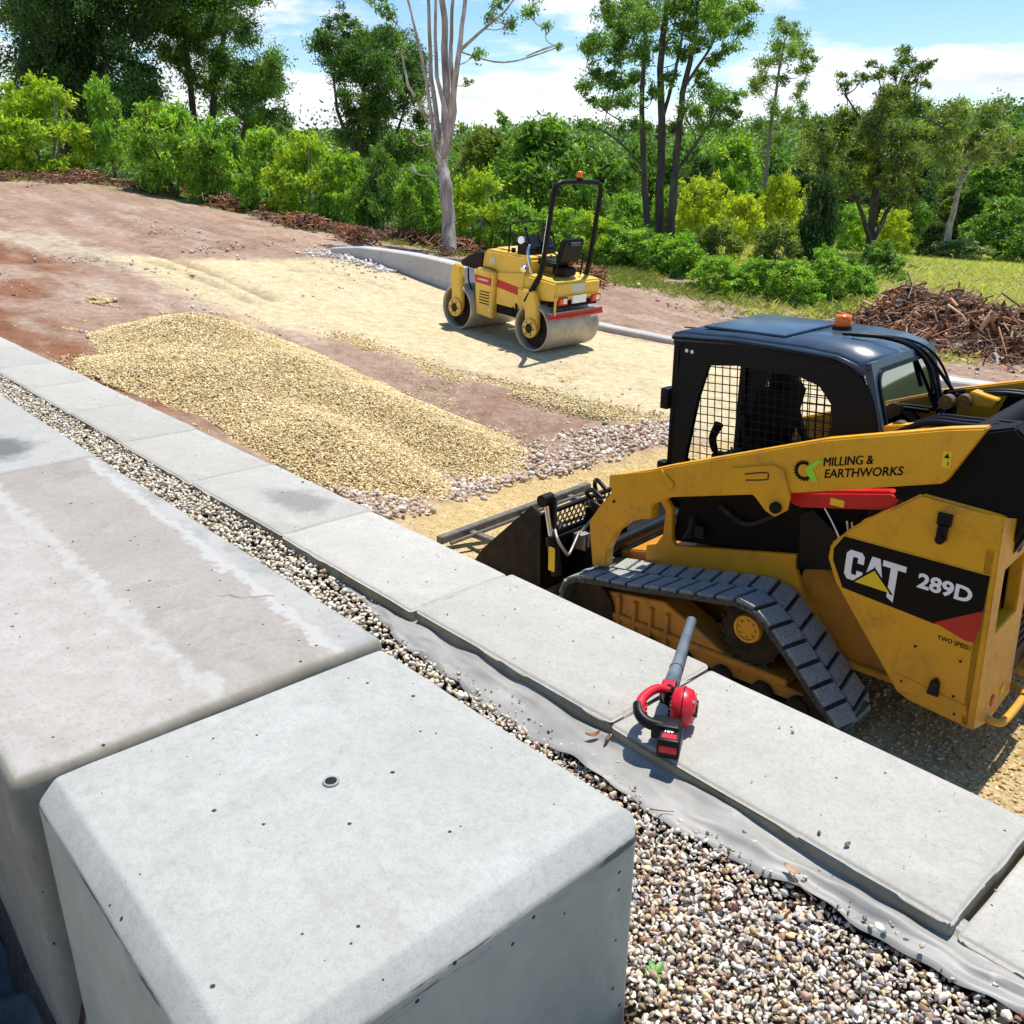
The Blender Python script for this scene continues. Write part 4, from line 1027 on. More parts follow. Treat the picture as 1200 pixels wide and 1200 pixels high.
m = MB(); m.cyl((1.22, .93, .38), (1.28, .93, .66), .042, n=18); cy = m.build('tilt_cylinder', K, bk)
m = MB(); m.cyl((1.28, .93, .66), (1.335, .93, .92), .020, n=14); m.build('piston_rod', M['chrome'], cy)
m = MB(); m.cyl((1.33, .88, .92), (1.33, .98, .92), .045, n=16); m.box(1.28, 1.38, .86, .90, .60, .95, bev=.02); m.build('cylinder_bracket', K, cy)
m = MB(); m.box(1.205, 1.262, .972, .976, .42, .60); 
yl = m.build('warning_sticker', M['decal_yellow'], cy)
m = MB()
m.tube([(1.27, .90, .70), (1.20, .95, .66), (1.17, .90, .56), (1.22, .80, .50), (1.26, .68, .56), (1.28, .62, .60)], .011)
m.tube([(1.25, .62, .62), (1.2, .5, .72), (1.15, .45, .6), (1.1, .5, .5)], .013)
m.build('steel_hose', M['steel'], bk)
m = MB()
m.tube([(1.02, .70, .95), (1.12, .68, .98), (1.22, .62, .92), (1.2, .52, .80), (1.12, .48, .72), (1.1, .5, .5)], .016)
m.tube([(1.04, .62, .98), (1.16, .58, 1.02), (1.24, .50, .93), (1.2, .46, .78), (1.1, .45, .6)], .016)
m.tube([(.9, .60, .55), (1.05, .66, .50), (1.15, .62, .42), (1.2, .50, .36)], .018)
m.tube([(1.0, .74, .9), (1.08, .74, .92), (1.12, .66, .84), (1.10, .6, .62), (1.16, .6, .4)], .015)
m.build('rubber_hose', K, bk)
m = MB(); m.box(1.22, 1.34, .50, .62, .46, .58, bev=.01); 
for k in range(3): m.cyl((1.20, .52+k*.04, .50), (1.20, .52+k*.04, .60), .012, n=10)
m.build('hose_coupling', M['steel'], bk)
m = MB(); m.prism([(.98, .22), (1.02, .80), (1.08, .84), (1.34, .74), (1.36, .20)], -.60, -.52); m.prism([(.98, .22), (1.02, .80), (1.08, .84), (1.34, .74), (1.36, .20)], .40, .48); m.box(1.05, 1.36, -.6, .6, .20, .55, bev=.01); m.build('quick_coupler', K, bk, bevel=.0)
# ------------------------------------------------------------------ tandem roller
RX, RY, RT = .697, 13.904, -.78
RO = empty('tandem_roller', (RX, RY, gz(RX-.5, RY+.55)+.0), math.pi/2-RT)
_gf = gz(RX+1.72*math.sin(RT), RY+1.72*math.cos(RT)); _gr = gz(RX, RY)
RO.location.z = _gr; RO.rotation_mode = 'ZYX'
RO.rotation_euler = (0, -math.atan2(_gf-_gr, 1.72), math.pi/2-RT)
RO.rotation_mode = 'XYZ'
RO.rotation_euler = (0, -math.atan2(_gf-_gr, 1.72), math.pi/2-RT)
tag(RO, 'small yellow double drum roller with black roll bar and seat, parked on the sand pad', 'road roller')
YR = M['yellow_roller']
drum_m = NT('dusty_drum_steel')
_n = drum_m.noise(6, 6, .6); _n2 = drum_m.noise(40, 4)
_c = drum_m.mix(drum_m.ramp(_n, [(.35, 0.), (.65, 1.)]), (.36, .33, .27), (.52, .46, .34)); _c = drum_m.mix(drum_m.ramp(_n2, [(.5, 0.), (.8, .5)]), _c, (.25, .22, .17))
M['drum'] = drum_m.fin(_c, .5, .35, drum_m.bump(_n2, .2, .003))
for dx in (.03, 1.72):
    m = MB(); R_ = .355
    m.lathe([(R_-.012, -.58), (R_, -.57), (R_, .57), (R_-.012, .58), (R_-.028, .578), (R_-.035, .50), (R_-.035, -.50), (R_-.028, -.578)], (dx, 0, R_), n=72, closed=True)
    dr = m.build('drum', M['drum'], RO)
    for p in dr.data.polygons: p.use_smooth = abs(p.normal.y) < .3
    m = MB(); m.lathe([(0, -.44), (R_-.036, -.44), (R_-.036, .44), (0, .44)], (dx, 0, R_), n=40); m.build('drum_disc', M['mud'], dr)
    for s in (1, -1):
        m = MB(); y0, y1 = (.50, .595) if s > 0 else (-.595, -.50)
        if dx < 1:
            m.prism([(dx-.13, .36), (dx-.06, .24), (dx+.06, .24), (dx+.14, .36), (dx+.16, .60), (dx+.32, .74), (dx+.34, .90), (dx-.02, .90), (dx-.10, .70)], y0, y1)
        else:
            m.prism([(dx-.12, .36), (dx-.05, .23), (dx+.07, .23), (dx+.13, .36), (dx+.13, .62), (dx+.18, .80), (dx+.15, .98), (dx+.06, 1.05), (dx-.05, 1.02), (dx-.10, .85)], y0, y1)
        m.build('drum_yoke', YR, RO, bevel=.02, seg=3)
        m = MB(); m.lathe([(0, 0), (.145, 0), (.145, s*.03), (.12, s*.04), (.075, s*.04), (.07, s*.015), (0, s*.015)], (dx, (y1 if s > 0 else y0), R_), n=32)
        hb_ = m.build('hub_plate', YR, RO)
        m = MB(); m.lathe([(0, 0), (.07, 0), (.07, s*.02), (0, s*.02)], (dx, (y1 if s > 0 else y0)+s*.012, R_), n=24)
        for k in range(6):
            a_ = k*math.pi/3; yy = (y1 if s > 0 else y0)+s*.036; m.cyl((dx+.1*math.cos(a_), yy, R_+.1*math.sin(a_)), (dx+.1*math.cos(a_), yy+s*.012, R_+.1*math.sin(a_)), .012, n=8)
        m.build('hub_bolts', M['mud'], hb_)
m = MB(); m.prism([(.30, .62), (.34, 1.14), (.29, 1.31), (.36, 1.345), (1.24, 1.325), (1.32, 1.29), (1.36, 1.02), (1.40, .55), (.9, .38)], -.42, .42); hd = m.build('engine_hood', YR, RO, bevel=.035, seg=4)
m = MB(); m.prism([(1.325, 1.26), (1.34, .98), (1.88, .98), (1.87, 1.06), (1.70, 1.16), (1.50, 1.24)], -.40, .41); m.build('nose_cover', M['black'], RO, bevel=.03, seg=3)
m = MB(); m.prism([(.95, 1.02), (1.36, 1.04), (1.42, .95), (1.34, .32), (.97, .30)], .40, .505); m.prism([(.95, 1.02), (1.36, 1.04), (1.42, .95), (1.34, .32), (.97, .30)], -.505, -.40); sp_ = m.build('side_tank', YR, RO, bevel=.018, seg=3)
m = MB(); m.tube([(1.30, .45, 1.33), (1.31, .452, 1.10), (1.28, .452, 1.06), (1.00, .452, 1.045), (.96, .452, 1.0)], .006, n=6, smooth_path=False); m.build('panel_gap', M['black_matt'], hd)
m = MB(); m.prism([(.36, .54), (.95, .54), (.95, 1.02), (.36, 1.10)], .38, .455); m.prism([(.36, .54), (.95, .54), (.95, 1.02), (.36, 1.10)], -.455, -.38); m.build('side_panel', YR, RO, bevel=.01)
m = MB(); m.prism([(1.02, .80), (1.02, .915), (1.40, .925), (1.385, .81)], .504, .508); rs = m.build('red_stripe', M['red'], RO); 
m = MB(); m.prism([(.37, .74), (.37, .86), (.94, .92), (.94, .80)], .4555, .459); m.build('red_stripe', M['red'], RO)
text('maker_lettering', 'DYNAPAC', .036, rs, (1.33, .5085, .85), (-1, 0, 0), (0, 0, 1), M['white'], bold=.03, width=.25)
m = MB(); m.box(.15, 1.9, -.36, .36, .42, .62); m.box(.2, .95, -.43, .43, .40, .56); m.build('under_frame', M['black_matt'], RO)
m = MB(); m.prism([(-.34, .80), (-.34, 1.07), (.34, 1.10), (.34, .74), (.16, .74)], -.50, .50); rb = m.build('rear_body', YR, RO, bevel=.03, seg=3)
m = MB(); m.box(-.365, -.33, -.50, .50, .83, .87); m.box(-.36, -.34, .49, .52, .6, .85); m.build('rear_shelf', YR, rb)
for y in (.37, -.37):
    m = MB(); m.box(-.385, -.345, y-.10, y+.10, .745, .865, bev=.01); hh = m.build('tail_lamp', M['red'], RO)
    m = MB(); m.box(-.39, -.384, y-.075, y+.0, .77, .84); m.build('lamp_lens', M['white'], hh); m = MB(); m.box(-.39, -.384, y+.005, y+.075, .77, .84); m.build('lamp_lens', M['orange'], hh)
m = MB(); m.box(-.375, -.345, -.15, .15, .755, .87); m.build('number_plate', M['white'], RO)
m = MB(); m.box(-.343, -.34, -.13, .16, .92, 1.03); m.build('faded_sticker', plain('faded_sticker', (.55, .60, .50), .5, var=.2, scale=60), rb)
m = MB(); m.box(-.33, -.15, -.45, .45, .70, .755); m.build('rear_frame', M['black_matt'], RO)
m = MB(); m.box(-.345, -.315, -.60, .60, .575, .625); m.box(-.36, -.30, -.60, .60, .545, .575); sc = m.build('scraper_bar', M['red'], RO, bevel=.004)
m = MB(); m.box(-.34, -.28, -.59, .59, .625, .64); m.build('scraper_edge', M['steel'], sc)
m = MB()
for s in (1, -1): m.tube([(.20, .56*s, .72), (.12, .555*s, .86), (-.02, .53*s, 1.12), (-.06, .52*s, 1.3)], .042, n=12, smooth_path=False)
m.tube([(-.06, .52, 1.3), (-.12, .515, 2.0), (-.15, .51, 2.25), (-.155, .50, 2.33), (-.16, .46, 2.40), (-.16, .38, 2.43), (-.16, 0, 2.44), (-.16, -.38, 2.43), (-.16, -.46, 2.40), (-.155, -.50, 2.33), (-.15, -.51, 2.25), (-.12, -.515, 2.0), (-.06, -.52, 1.3)], .036, n=12, smooth_path=False)
for s in (1, -1): m.box(.12, .28, .50*s-.05, .50*s+.05, .66, .76)
rl = m.build('roll_bar', M['black'], RO)
m = MB(); m.prism([(-.055, 1.45), (-.105, 2.0), (-.115, 2.0), (-.065, 1.45)], .54, .556); m.build('white_marking', M['white'], rl)
m = MB(); m.cyl((-.16, 0, 2.47), (-.16, 0, 2.49), .05, n=20); bb = m.build('beacon', M['black'], RO)
m = MB(); m.lathe([(.045, .0), (.045, .07), (.03, .09), (0, .095)], (-.16, 0, 2.49), 'Z', 24, True); m.build('amber_lens', M['orange'], bb)
m = MB(); m.box(-.02, .42, -.24, .24, 1.22, 1.31, bev=.03); m.prism([(-.02, 1.26), (-.10, 1.30), (-.19, 1.62), (-.15, 1.66), (-.10, 1.65), (-.02, 1.36)], -.22, .22); m.box(-.14, .1, -.15, .15, 1.10, 1.22); 
st_ = m.build('seat', M['black'], RO, bevel=.02, seg=3)
m = MB(); m.box(-.213, -.185, -.10, .10, 1.55, 1.60); m.build('seat_label', M['grey_plastic'], st_)
m = MB()
for s in (1, -1): m.tube([(-.1, .28*s, 1.10), (-.1, .28*s, 1.42), (.2, .28*s, 1.42)], .014)
m.build('armrest', M['black'], RO)
m = MB(); m.prism([(.46, 1.06), (.42, 1.42), (.58, 1.60), (.70, 1.56), (.68, 1.30), (.66, 1.06)], -.28, .33); co = m.build('console', M['black'], RO, bevel=.02)
m = MB(); m.tube([(.40+.16*math.cos(k*.524)*.45, .17*math.sin(k*.524), 1.58+.16*math.cos(k*.524)*.8) for k in range(13)], .015, n=8, smooth_path=False); m.cyl((.40, 0, 1.56), (.5, 0, 1.42), .03); m.build('steering_wheel', M['black_matt'], co)
m = MB(); m.tube([(.82, .36, 1.30), (.82, .36, 1.74), (.76, .30, 1.78), (.76, -.30, 1.78), (.82, -.36, 1.74), (.82, -.36, 1.30)], .014, n=8, smooth_path=False); m.build('guard_rail', M['black'], RO)
m = MB(); m.cyl((.52, .36, 1.55), (.50, .44, 1.56), .055, n=18); m.cyl((.35, .46, 1.2), (.33, .53, 1.16), .045, n=18); m.tube([(.4, .35, 1.5), (.36, .42, 1.42), (.30, .44, 1.25), (.25, .42, 1.1)], .02); m.build('work_lamp', M['chrome'], RO)
m = MB(); m.tube([(.45, .30, 1.5), (.48, .33, 1.62), (.52, .33, 1.70)], .013); m.cyl((.52, .33, 1.69), (.53, .33, 1.74), .024, n=12); m.build('drive_lever', M['black'], RO)
m = MB()
for k in range(5): m.box(1.05, 1.27, .505, .511, .50+k*.045, .515+k*.045)
m.build('louvre', M['black_matt'], sp_)
for (x, y, z, ln) in ((1.2, .507, .98, .05), (1.02, .507, .42, .04)):
    m = MB(); m.box(x, x+ln, y-.001, y+.008, z, z+.018, bev=.002); m.build('catch', M['chrome'], sp_)
m = MB(); m.tube([(.50, .46, .62), (.42, .50, .50), (.34, .47, .56), (.30, .42, .7)], .016, n=8); m.build('hydraulic_hose', M['black'], RO)
m = MB(); m.tube([(.56, .455, .56), (.50, .51, .44), (.38, .50, .46), (.30, .45, .62)], .013, n=8); m.build('hydraulic_hose', M['black'], RO)
m = MB(); m.tube([(1.62, .45, .98), (1.55, .50, .82), (1.52, .45, .66)], .014, n=8); m.build('hydraulic_hose', M['black'], RO)
m = MB(); m.box(.60, .72, .4595, .4605, .975, 1.01); m.build('warning_sticker', M['decal_yellow'], RO)
m = MB(); m.box(1.05, 1.16, .422, .4245, 1.13, 1.22); m.build('faded_sticker', plain('pale_green_sticker', (.55, .62, .42), .5, var=.3, scale=60), hd)
m = MB(); m.box(.62, 1.2, -.25, .25, 1.343, 1.352, bev=.003); m.build('hood_hatch', YR, hd)
m = MB(); m.cyl((.78, .30, 1.34), (.78, .30, 1.40), .035, n=16); m.build('filler_cap', M['black'], hd)
# ------------------------------------------------------------------ leaf blower on the capping
def bcoord(px, py, z): return P(px, py, z)
b0 = P(790, 842, CAPZ+.02)      # under the fan housing
tipd = P(817, 724, CAPZ+.075)
BT = empty('leaf_blower', (b0[0], b0[1], CAPZ), 0)
BT.scale = (.92, .92, .92)
dv = tipd[:2]-b0[:2]; th = math.atan2(dv[1], dv[0]); BT.rotation_euler.z = th
tag(BT, 'red and black cordless leaf blower with a dusty grey nozzle lying on the capping', 'leaf blower')
Ln = float(np.hypot(*dv))/.92
RP = M['red_plastic']
m = MB(); m.lathe([(.0, -.045), (.035, -.045), (.062, -.030), (.072, 0), (.062, .032), (.03, .045), (0, .047)], (0, -.028, .075), 'Y', 36, True)
fh = m.build('fan_housing', RP, BT)
m = MB()
for k in range(18):
    a_ = k*2*math.pi/18; m.box(.022, .060, -.0015, .0015, -.046, -.040, M=Matrix.Translation((0, -.028, .075)) @ Matrix.Rotation(math.radians(90), 4, 'X') @ Matrix.Rotation(a_, 4, 'Z') )
m.cyl((0, -.078, .075), (0, -.07, .075), .03); m.build('intake_grille', M['black'], fh)
m = MB(); m.tube([(.02, .012, .085), (.07, .03, .075), (.11, .036, .068)], .032, n=16, taper=.030); m.box(.055, .135, .008, .064, .035, .098, bev=.012); ax_ = m.build('outlet_collar', M['black'], BT)
m = MB(); m.box(.075, .12, .014, .058, .0985, .1015, bev=.001); m.build('release_tab', RP, ax_)
m = MB(); m.cyl((.125, .037, .066), (.275, .03, .066), .027, .0245, n=24); m.lathe([(.0275, 0), (.0275, .012)], (.262, .03, .066), 'X', 24); m.cyl((.27, .03, .066), (Ln-.02, .022, .066), .0235, .0205, n=24, caps=False); m.lathe([(.0205, 0), (.0215, .004), (.0215, .018), (.0175, .018), (.0175, -.12)], (Ln-.022, .022, .066), 'X', 24)
m.build('nozzle_tube', M['grey_plastic'], BT)
m = MB(); m.tube([(.05, .03, .098), (.03, .07, .112), (-.03, .105, .110), (-.09, .112, .10), (-.115, .095, .088)], .0155, n=12, taper=.019); hd_ = m.build('handle', RP, BT)
m = MB(); m.tube([(-.075, .118, .104), (-.115, .105, .092), (-.135, .075, .078), (-.13, .03, .066)], .019, n=12, taper=.022); m.box(-.07, -.04, .094, .11, .085, .10, bev=.003); m.build('rubber_grip', M['black'], BT)
m = MB(); m.tube([(-.02, -.02, .05), (-.07, .0, .045), (-.11, .03, .05)], .02, n=12); m.build('lower_brace', RP, BT)
m = MB(); m.box(-.155, -.085, -.035, .06, .030, .085, bev=.008); bf = m.build('battery_foot', M['black'], BT)
m = MB(); m.box(-.215, -.105, -.045, .032, .0015, .072, bev=.010); bt = m.build('battery_pack', M['black'], BT)
m = MB(); m.box(-.2165, -.2145, -.035, .022, .025, .050, bev=.0008); bl_ = m.build('red_stripe', RP, bt)
m = MB(); m.box(-.20, -.175, -.03, .018, .0715, .0735); m.build('red_stripe', RP, bt)
m = MB()
for k in range(4): m.box(-.150+k*.013, -.144+k*.013, .0325, .0335, .02, .06)
m.build('vent_slots', M['black_matt'], bt)
m = MB(); m.box(-.045, -.035, -.0775, .017, .071, .079); m.lathe([(.0725, -.002), (.0735, 0), (.0725, .002)], (0, -.028, .075), 'Y', 40, True); m.build('moulded_seam', M['black'], fh)
m = MB()
for a_ in (.6, 2.2, 3.8, 5.4): m.cut(); m.cyl((.055*math.cos(a_), -.06, .075+.055*math.sin(a_)), (.055*math.cos(a_), -.069, .075+.055*math.sin(a_)), .005, n=8)
m.each('screw', M['chrome'], fh)
m = MB(); m.box(-.075, -.052, .088, .098, .078, .094, bev=.003); m.build('trigger', RP, BT)
text('battery_lettering', '18V', .016, bt, (-.168, .012, .0725), (0, -1, 0), (1, 0, 0), M['white'], bold=.03, thick=.0006)
# ------------------------------------------------------------------ geotextile fabric
def fabric():
    n, k = 260, 22; r = np.random.default_rng(5)
    a = np.linspace(-.3, 3.42, n)
    V = []
    for i, ai in enumerate(a):
        f0 = float(fabric_edge(ai))
        for j in range(k):
            t = j/(k-1); b = f0+(1.955-f0)*t
            fold = max(0, 1-abs(ai-.5)/.75)
            z = 1.300+.008*t*t+.006*math.sin(ai*5+t*4)+.004*math.sin(ai*17-t*9)
            z += fold*(.020*math.exp(-((t-.28-.08*math.sin(ai*3))/.07)**2)+.013*math.exp(-((t-.52+.1*ai)/.05)**2)+.010*math.exp(-((t-.75)/.05)**2))
            z += .007*math.exp(-((t-.6-.2*math.sin(ai*1.7))/.06)**2)
            z += .016*(float(vnoise(np.array([ai*2.2+t]), np.array([t*4.5-ai]), 1.6, 5)[0])-.5)+.006*abs(math.sin(ai*6+t*9+3*math.sin(ai*2.3)))**8+.009*(float(vnoise(np.array([ai*9+3*t]), np.array([t*7+ai*4]), 1.0, 15)[0])-.5)
            if j == 0: z -= .012
            V.append(W(ai, b, z+.012))
    idx = np.arange(n*k).reshape(n, k); Fc = np.stack([idx[:-1, :-1], idx[1:, :-1], idx[1:, 1:], idx[:-1, 1:]], -1).reshape(-1, 4)
    t = NT('geotextile'); nz = t.noise(3, 6, .6); nf = t.noise(300, 2)
    c = t.mix(t.ramp(nz, [(.35, 0.), (.7, 1.)]), (.22, .215, .20), (.36, .35, .32)); c = t.mix(t.ramp(t.noise(9, 7, .75), [(.58, 0.), (.68, .6)]), c, (.48, .46, .41))
    t.fin(c, .5, 0, t.bump(nf, .2, .001), .5)
    o = link('geotextile_fabric', np_mesh('geotextile_fabric', np.array(V), Fc, None, True), t.m)
    tag(o, 'silvery grey geotextile fabric strip with folds lying along the capping edge', 'fabric')
fabric()
# black plastic at the lower left, beside the old slab
V = []; n = 50
for i in range(n):
    for j in range(n):
        a = 1.3+1.6*i/(n-1); b = -.55+.80*j/(n-1)
        z = .90+.10*math.sin(a*7+b*3)*.5+.05*math.sin(a*3-b*14)+.03*math.sin(a*19+b*11)+.04*math.sin(b*25+a*4)*.4
        V.append(W(a+.03*math.sin(b*12), b+.03*math.sin(a*9), z))
idx = np.arange(n*n).reshape(n, n); Fc = np.stack([idx[:-1, :-1], idx[1:, :-1], idx[1:, 1:], idx[:-1, 1:]], -1).reshape(-1, 4)
o = link('plastic_sheet', np_mesh('plastic_sheet', np.array(V), Fc, None, True), plain('dark_polythene', (.10, .09, .08), .85, var=.4, scale=8))
tag(o, 'crumpled dark plastic sheet at the bottom left beside the old concrete block', 'plastic sheet')
# small litter on the fabric and slabs
def twig(name, pts, r, mat, label, cat, group=None):
    m = MB(); m.tube(pts, r, n=6, taper=r*.4); return tag(m.build(name, mat), label, cat, group)
def wp(px, py, z): v = P(px, py, z); return (float(v[0]), float(v[1]), float(v[2]))
def leafm(name, px, py, z, L_, w, ang, col, label, group=None, curl=.2):
    m = MB(); c = wp(px, py, z); R_ = Matrix.Translation(c) @ Matrix.Rotation(ang, 4, 'Z')
    N = 7; vs = []
    for i in range(N):
        t = i/(N-1); ww = w*math.sin(math.pi*min(.98, t*.95+.03))**.8; zz = L_*curl*(t-.5)**2*2
        vs += [((t-.5)*L_, -ww, zz+.004), ((t-.5)*L_, 0, zz), ((t-.5)*L_, ww, zz+.004)]
    top = vs; bot = [(x, y, z_-.0012) for x, y, z_ in vs]; o = len(top); fs = []
    for i in range(N-1):
        for j in range(2):
            q = (i*3+j, i*3+j+1, (i+1)*3+j+1, (i+1)*3+j); fs.append(q); fs.append(tuple(o+k for k in q)[::-1])
    m.add(top+bot, fs, True, R_)
    return tag(m.build(name, plain('dry_leaf_'+label[:12], col, .7, var=.3, scale=60)), label, 'leaf', group)
FZ = 1.316
twig('twig', [wp(641, 946, FZ+.01), wp(655, 950, FZ+.02), wp(675, 950, FZ+.01)], .0025, M['wood_brown'], 'thin dark twig on the fabric at the corner of the big block', 'twig')
twig('twig', [wp(762, 948, FZ+.03), wp(775, 950, FZ+.01), wp(790, 951, FZ+.01)], .0022, M['wood_brown'], 'short dark twig just right of the big block corner', 'twig')
leafm('dry_leaf', 695, 862, FZ+.006, .055, .009, .3, (.20, .07, .03), 'curled red brown dry leaf on fabric near the blower battery', curl=.5)
leafm('dry_leaf', 712, 866, FZ+.006, .045, .007, 1.1, (.13, .05, .03), 'dark narrow dry leaf beside the curled red brown leaf', curl=.3)
leafm('dry_leaf', 928, 1020, FZ+.008, .05, .010, -.9, (.40, .24, .15), 'tan dry leaf lying on the fabric above the pebbles')
twig('twig', [wp(925, 1022, FZ+.01), wp(935, 1036, FZ+.015), wp(957, 1055, FZ+.01)], .0025, M['wood_brown'], 'brown twig leading down from the tan dry leaf on the fabric', 'twig')
leafm('dry_leaf', 993, 990, CAPZ+.003, .022, .006, .5, (.10, .09, .08), 'small dark leaf fragment on the capping right of the blower')
for i, (px, py, z, s_) in enumerate([(884, 987, FZ+.01, .012), (1030, 1086, FZ+.02, .017), (1080, 1108, FZ+.02, .011), (872, 975, FZ+.01, .009)]):
    o = stones('loose_stone', np.array([wp(px, py, z)]), np.array([s_]), [[(.66, .66, .62), (.60, .64, .62), (.52, .48, .40), (.35, .34, .3)][i]], 2, .6, seed=60+i)
    tag(o, ['white pebble on the fabric left of the tan leaf', 'largest pale pebble lying on the folded fabric', 'buff pebble on the fabric nearest the bottom right slab joint', 'tiny grey pebble next to the white pebble on fabric'][i], 'pebble')
# grit blown onto slabs, fabric and block
def surface_grit():
    rng = np.random.default_rng(66); P_ = []
    a = rng.uniform(-.3, 3.2, 420); fe = fabric_edge(a); b = fe+np.abs(rng.normal(size=420))*.06; k = b < 1.9; P_.append(np.c_[a[k], b[k], np.full(k.sum(), 1.313)])
    a = rng.uniform(-.2, 9, 240); b = rng.uniform(1.9, 2.39, 240); P_.append(np.c_[a, b, np.full(240, CAPZ+.004)])
    a = rng.uniform(2.0, 4.25, 60); b = rng.uniform(.3, 1.2, 60); P_.append(np.c_[a, b, np.full(60, zs+.004)])
    q = np.concatenate(P_); pts = np.c_[WA[0]*q[:, 0]+WB[0]*q[:, 1], WA[1]*q[:, 0]+WB[1]*q[:, 1], q[:, 2]]
    s_ = np.where(q[:, 2] < 1.34, rng.gamma(3., .0013, len(q)), rng.gamma(2., .0011, len(q))); s_ = np.clip(s_, .001, .009)
    o = stones('surface_grit', pts, s_, [(.5, .45, .36), (.3, .25, .2), (.16, .12, .09), (.6, .56, .48)], 1, .7, seed=67, smooth=False)
    tag(o, 'fine grit and crumbs scattered over the slabs and the fabric', 'grit', kind='stuff')
surface_grit()
# small green weed at the foot of the block
wd = empty('weed', wp(768, 1142, 1.30)); tag(wd, 'small bright green weed among pebbles at the foot of the big block', 'weed')
m = MB()
for k in range(13):
    a_ = k*2.4; L_ = .022+.020*((k*37) % 7)/7; el = .35+.5*((k*13) % 5)/5; w_ = L_*.2
    d1 = Vector((math.cos(a_), math.sin(a_), el)).normalized(); sd = Vector((-math.sin(a_), math.cos(a_), 0)); b_ = d1*.006; pr = [b_]
    rows = []
    for q_ in range(6):
        t_ = q_/5; c_ = b_+d1*L_*t_+Vector((0, 0, -L_*.45*t_*t_)); ww = w_*math.sin(math.pi*min(.97, t_*.9+.07)); rows += [c_-sd*ww, c_+Vector((0, 0, -ww*.35)), c_+sd*ww]
    m.add(rows, [(q_*3+e, q_*3+e+1, q_*3+e+4, q_*3+e+3) for q_ in range(5) for e in (0, 1)], True)
m.build('weed_leaf', plain('weed_green', (.09, .22, .03), .5, var=.25, scale=40), wd)
# ------------------------------------------------------------------ gravel heap and bands
HP = []
def mound(px, py, h, ra, rb, rot): c = GP(px, py); HP.append((c[0], c[1], h, ra, rb, rot))
mound(235, 412, .62, 1.35, 1.35, .3)
mound(290, 428, .50, 1.4, 1.3, .0)
mound(350, 462, .60, 1.4, 1.4, -.4)
mound(430, 500, .56, 1.4, 1.25, -.5)
mound(505, 520, .42, 1.3, 1.0, -.5)
mound(385, 530, .45, 1.5, 1.1, -.7)
mound(270, 462, .42, 1.5, 1.2, -.2)
mound(225, 445, .30, 1.3, 1.1, 0)
mound(400, 540, .34, 1.3, .9, -.6)
def heap_h(x, y):
    h = np.zeros_like(x)
    for cx, cy, hh, ra, rb, rot in HP:
        dx, dy = x-cx, y-cy; u = dx*math.cos(rot)+dy*math.sin(rot); v = -dx*math.sin(rot)+dy*math.cos(rot)
        q = np.sqrt((u/ra)**2+(v/rb)**2); g = hh*np.clip(1-q, 0, 1)**1.0*1.25
        g = np.where(q < .25, hh*1.25*(.75-(q/.25)**2*.0-.0), g)
        g = hh*1.2*np.clip(1.02-np.sqrt(q*q+.03), 0, 1)
        h = np.log(np.exp(h*6)+np.exp(g*6)-1)/6
    h = h*.72
    return np.maximum(h+(vnoise(x, y, 2.2, 91)-.5)*.07*(h > .02)+(vnoise(x, y, 6., 93)-.5)*.03*(h > .02)-.015, 0)
def heap():
    rng = np.random.default_rng(21)
    pc = np.array([(p[0], p[1]) for p in HP]); lo = pc.min(0)-2.2; hi = pc.max(0)+2.2
    n = 170; x, y = np.meshgrid(np.linspace(lo[0], hi[0], n), np.linspace(lo[1], hi[1], n), indexing='ij')
    h = heap_h(x, y); z = site(x, y)+h-.03-.1*(h <= 0)
    idx = np.arange(n*n).reshape(n, n); Fc = np.stack([idx[:-1, :-1], idx[1:, :-1], idx[1:, 1:], idx[:-1, 1:]], -1).reshape(-1, 4)
    hm = h.ravel(); keep = (hm[Fc] > 0).any(1); bb = (x*WB[0]+y*WB[1]).ravel(); keep &= (bb[Fc] > 2.36).all(1)
    V = np.stack([x, y, z], -1).reshape(-1, 3); used = np.unique(Fc[keep]); mp = np.full(len(V), -1); mp[used] = np.arange(len(used))
    t = NT('heap_core'); nf = t.noise(45, 5, .7); c = t.ramp(nf, [(.3, (.34, .22, .07)), (.7, (.62, .46, .19))]); t.fin(c, .95, 0, t.bump(nf, .8, .02))
    core = link('gravel_heap', np_mesh('gravel_heap', V[used], mp[Fc[keep]], None, True), t.m)
    tag(core, 'long heap of yellow gravel dumped against the capping row', 'gravel heap')
    N = 620000; px = rng.uniform(lo[0], hi[0], N); py = rng.uniform(lo[1], hi[1], N)
    hh = heap_h(px, py); b = px*WB[0]+py*WB[1]; edge = (vnoise(px, py, 3, 6)-.5)*.06
    k = (hh+edge > .012) & (b > 2.40); 
    sp = (rng.uniform(size=N) < .07) & (heap_h(px*1.0, py*1.0) <= .012) & (vnoise(px, py, .8, 8) > .45) & (b > 2.42)
    dmin = np.min([np.hypot(px-c[0], py-c[1]) for c in HP], 0); sp &= dmin < 1.9
    k = (k & (rng.uniform(size=N) < .62)) | sp
    px, py, hh = px[k], py[k], hh[k]
    pts = np.c_[px, py, site(px, py)+hh-.008+rng.uniform(-.008, .009, len(px))]
    s_ = stones('gravel_stones', pts, np.clip(rng.gamma(9., .0012, len(px)), .005, .024), [(.74, .59, .31), (.68, .52, .24), (.76, .64, .38), (.60, .44, .20), (.72, .61, .40), (.50, .35, .15), (.68, .53, .26)], 1, .6, 'heapstone', seed=22)
    s_.parent = core; s_['kind'] = 'stuff'
heap()
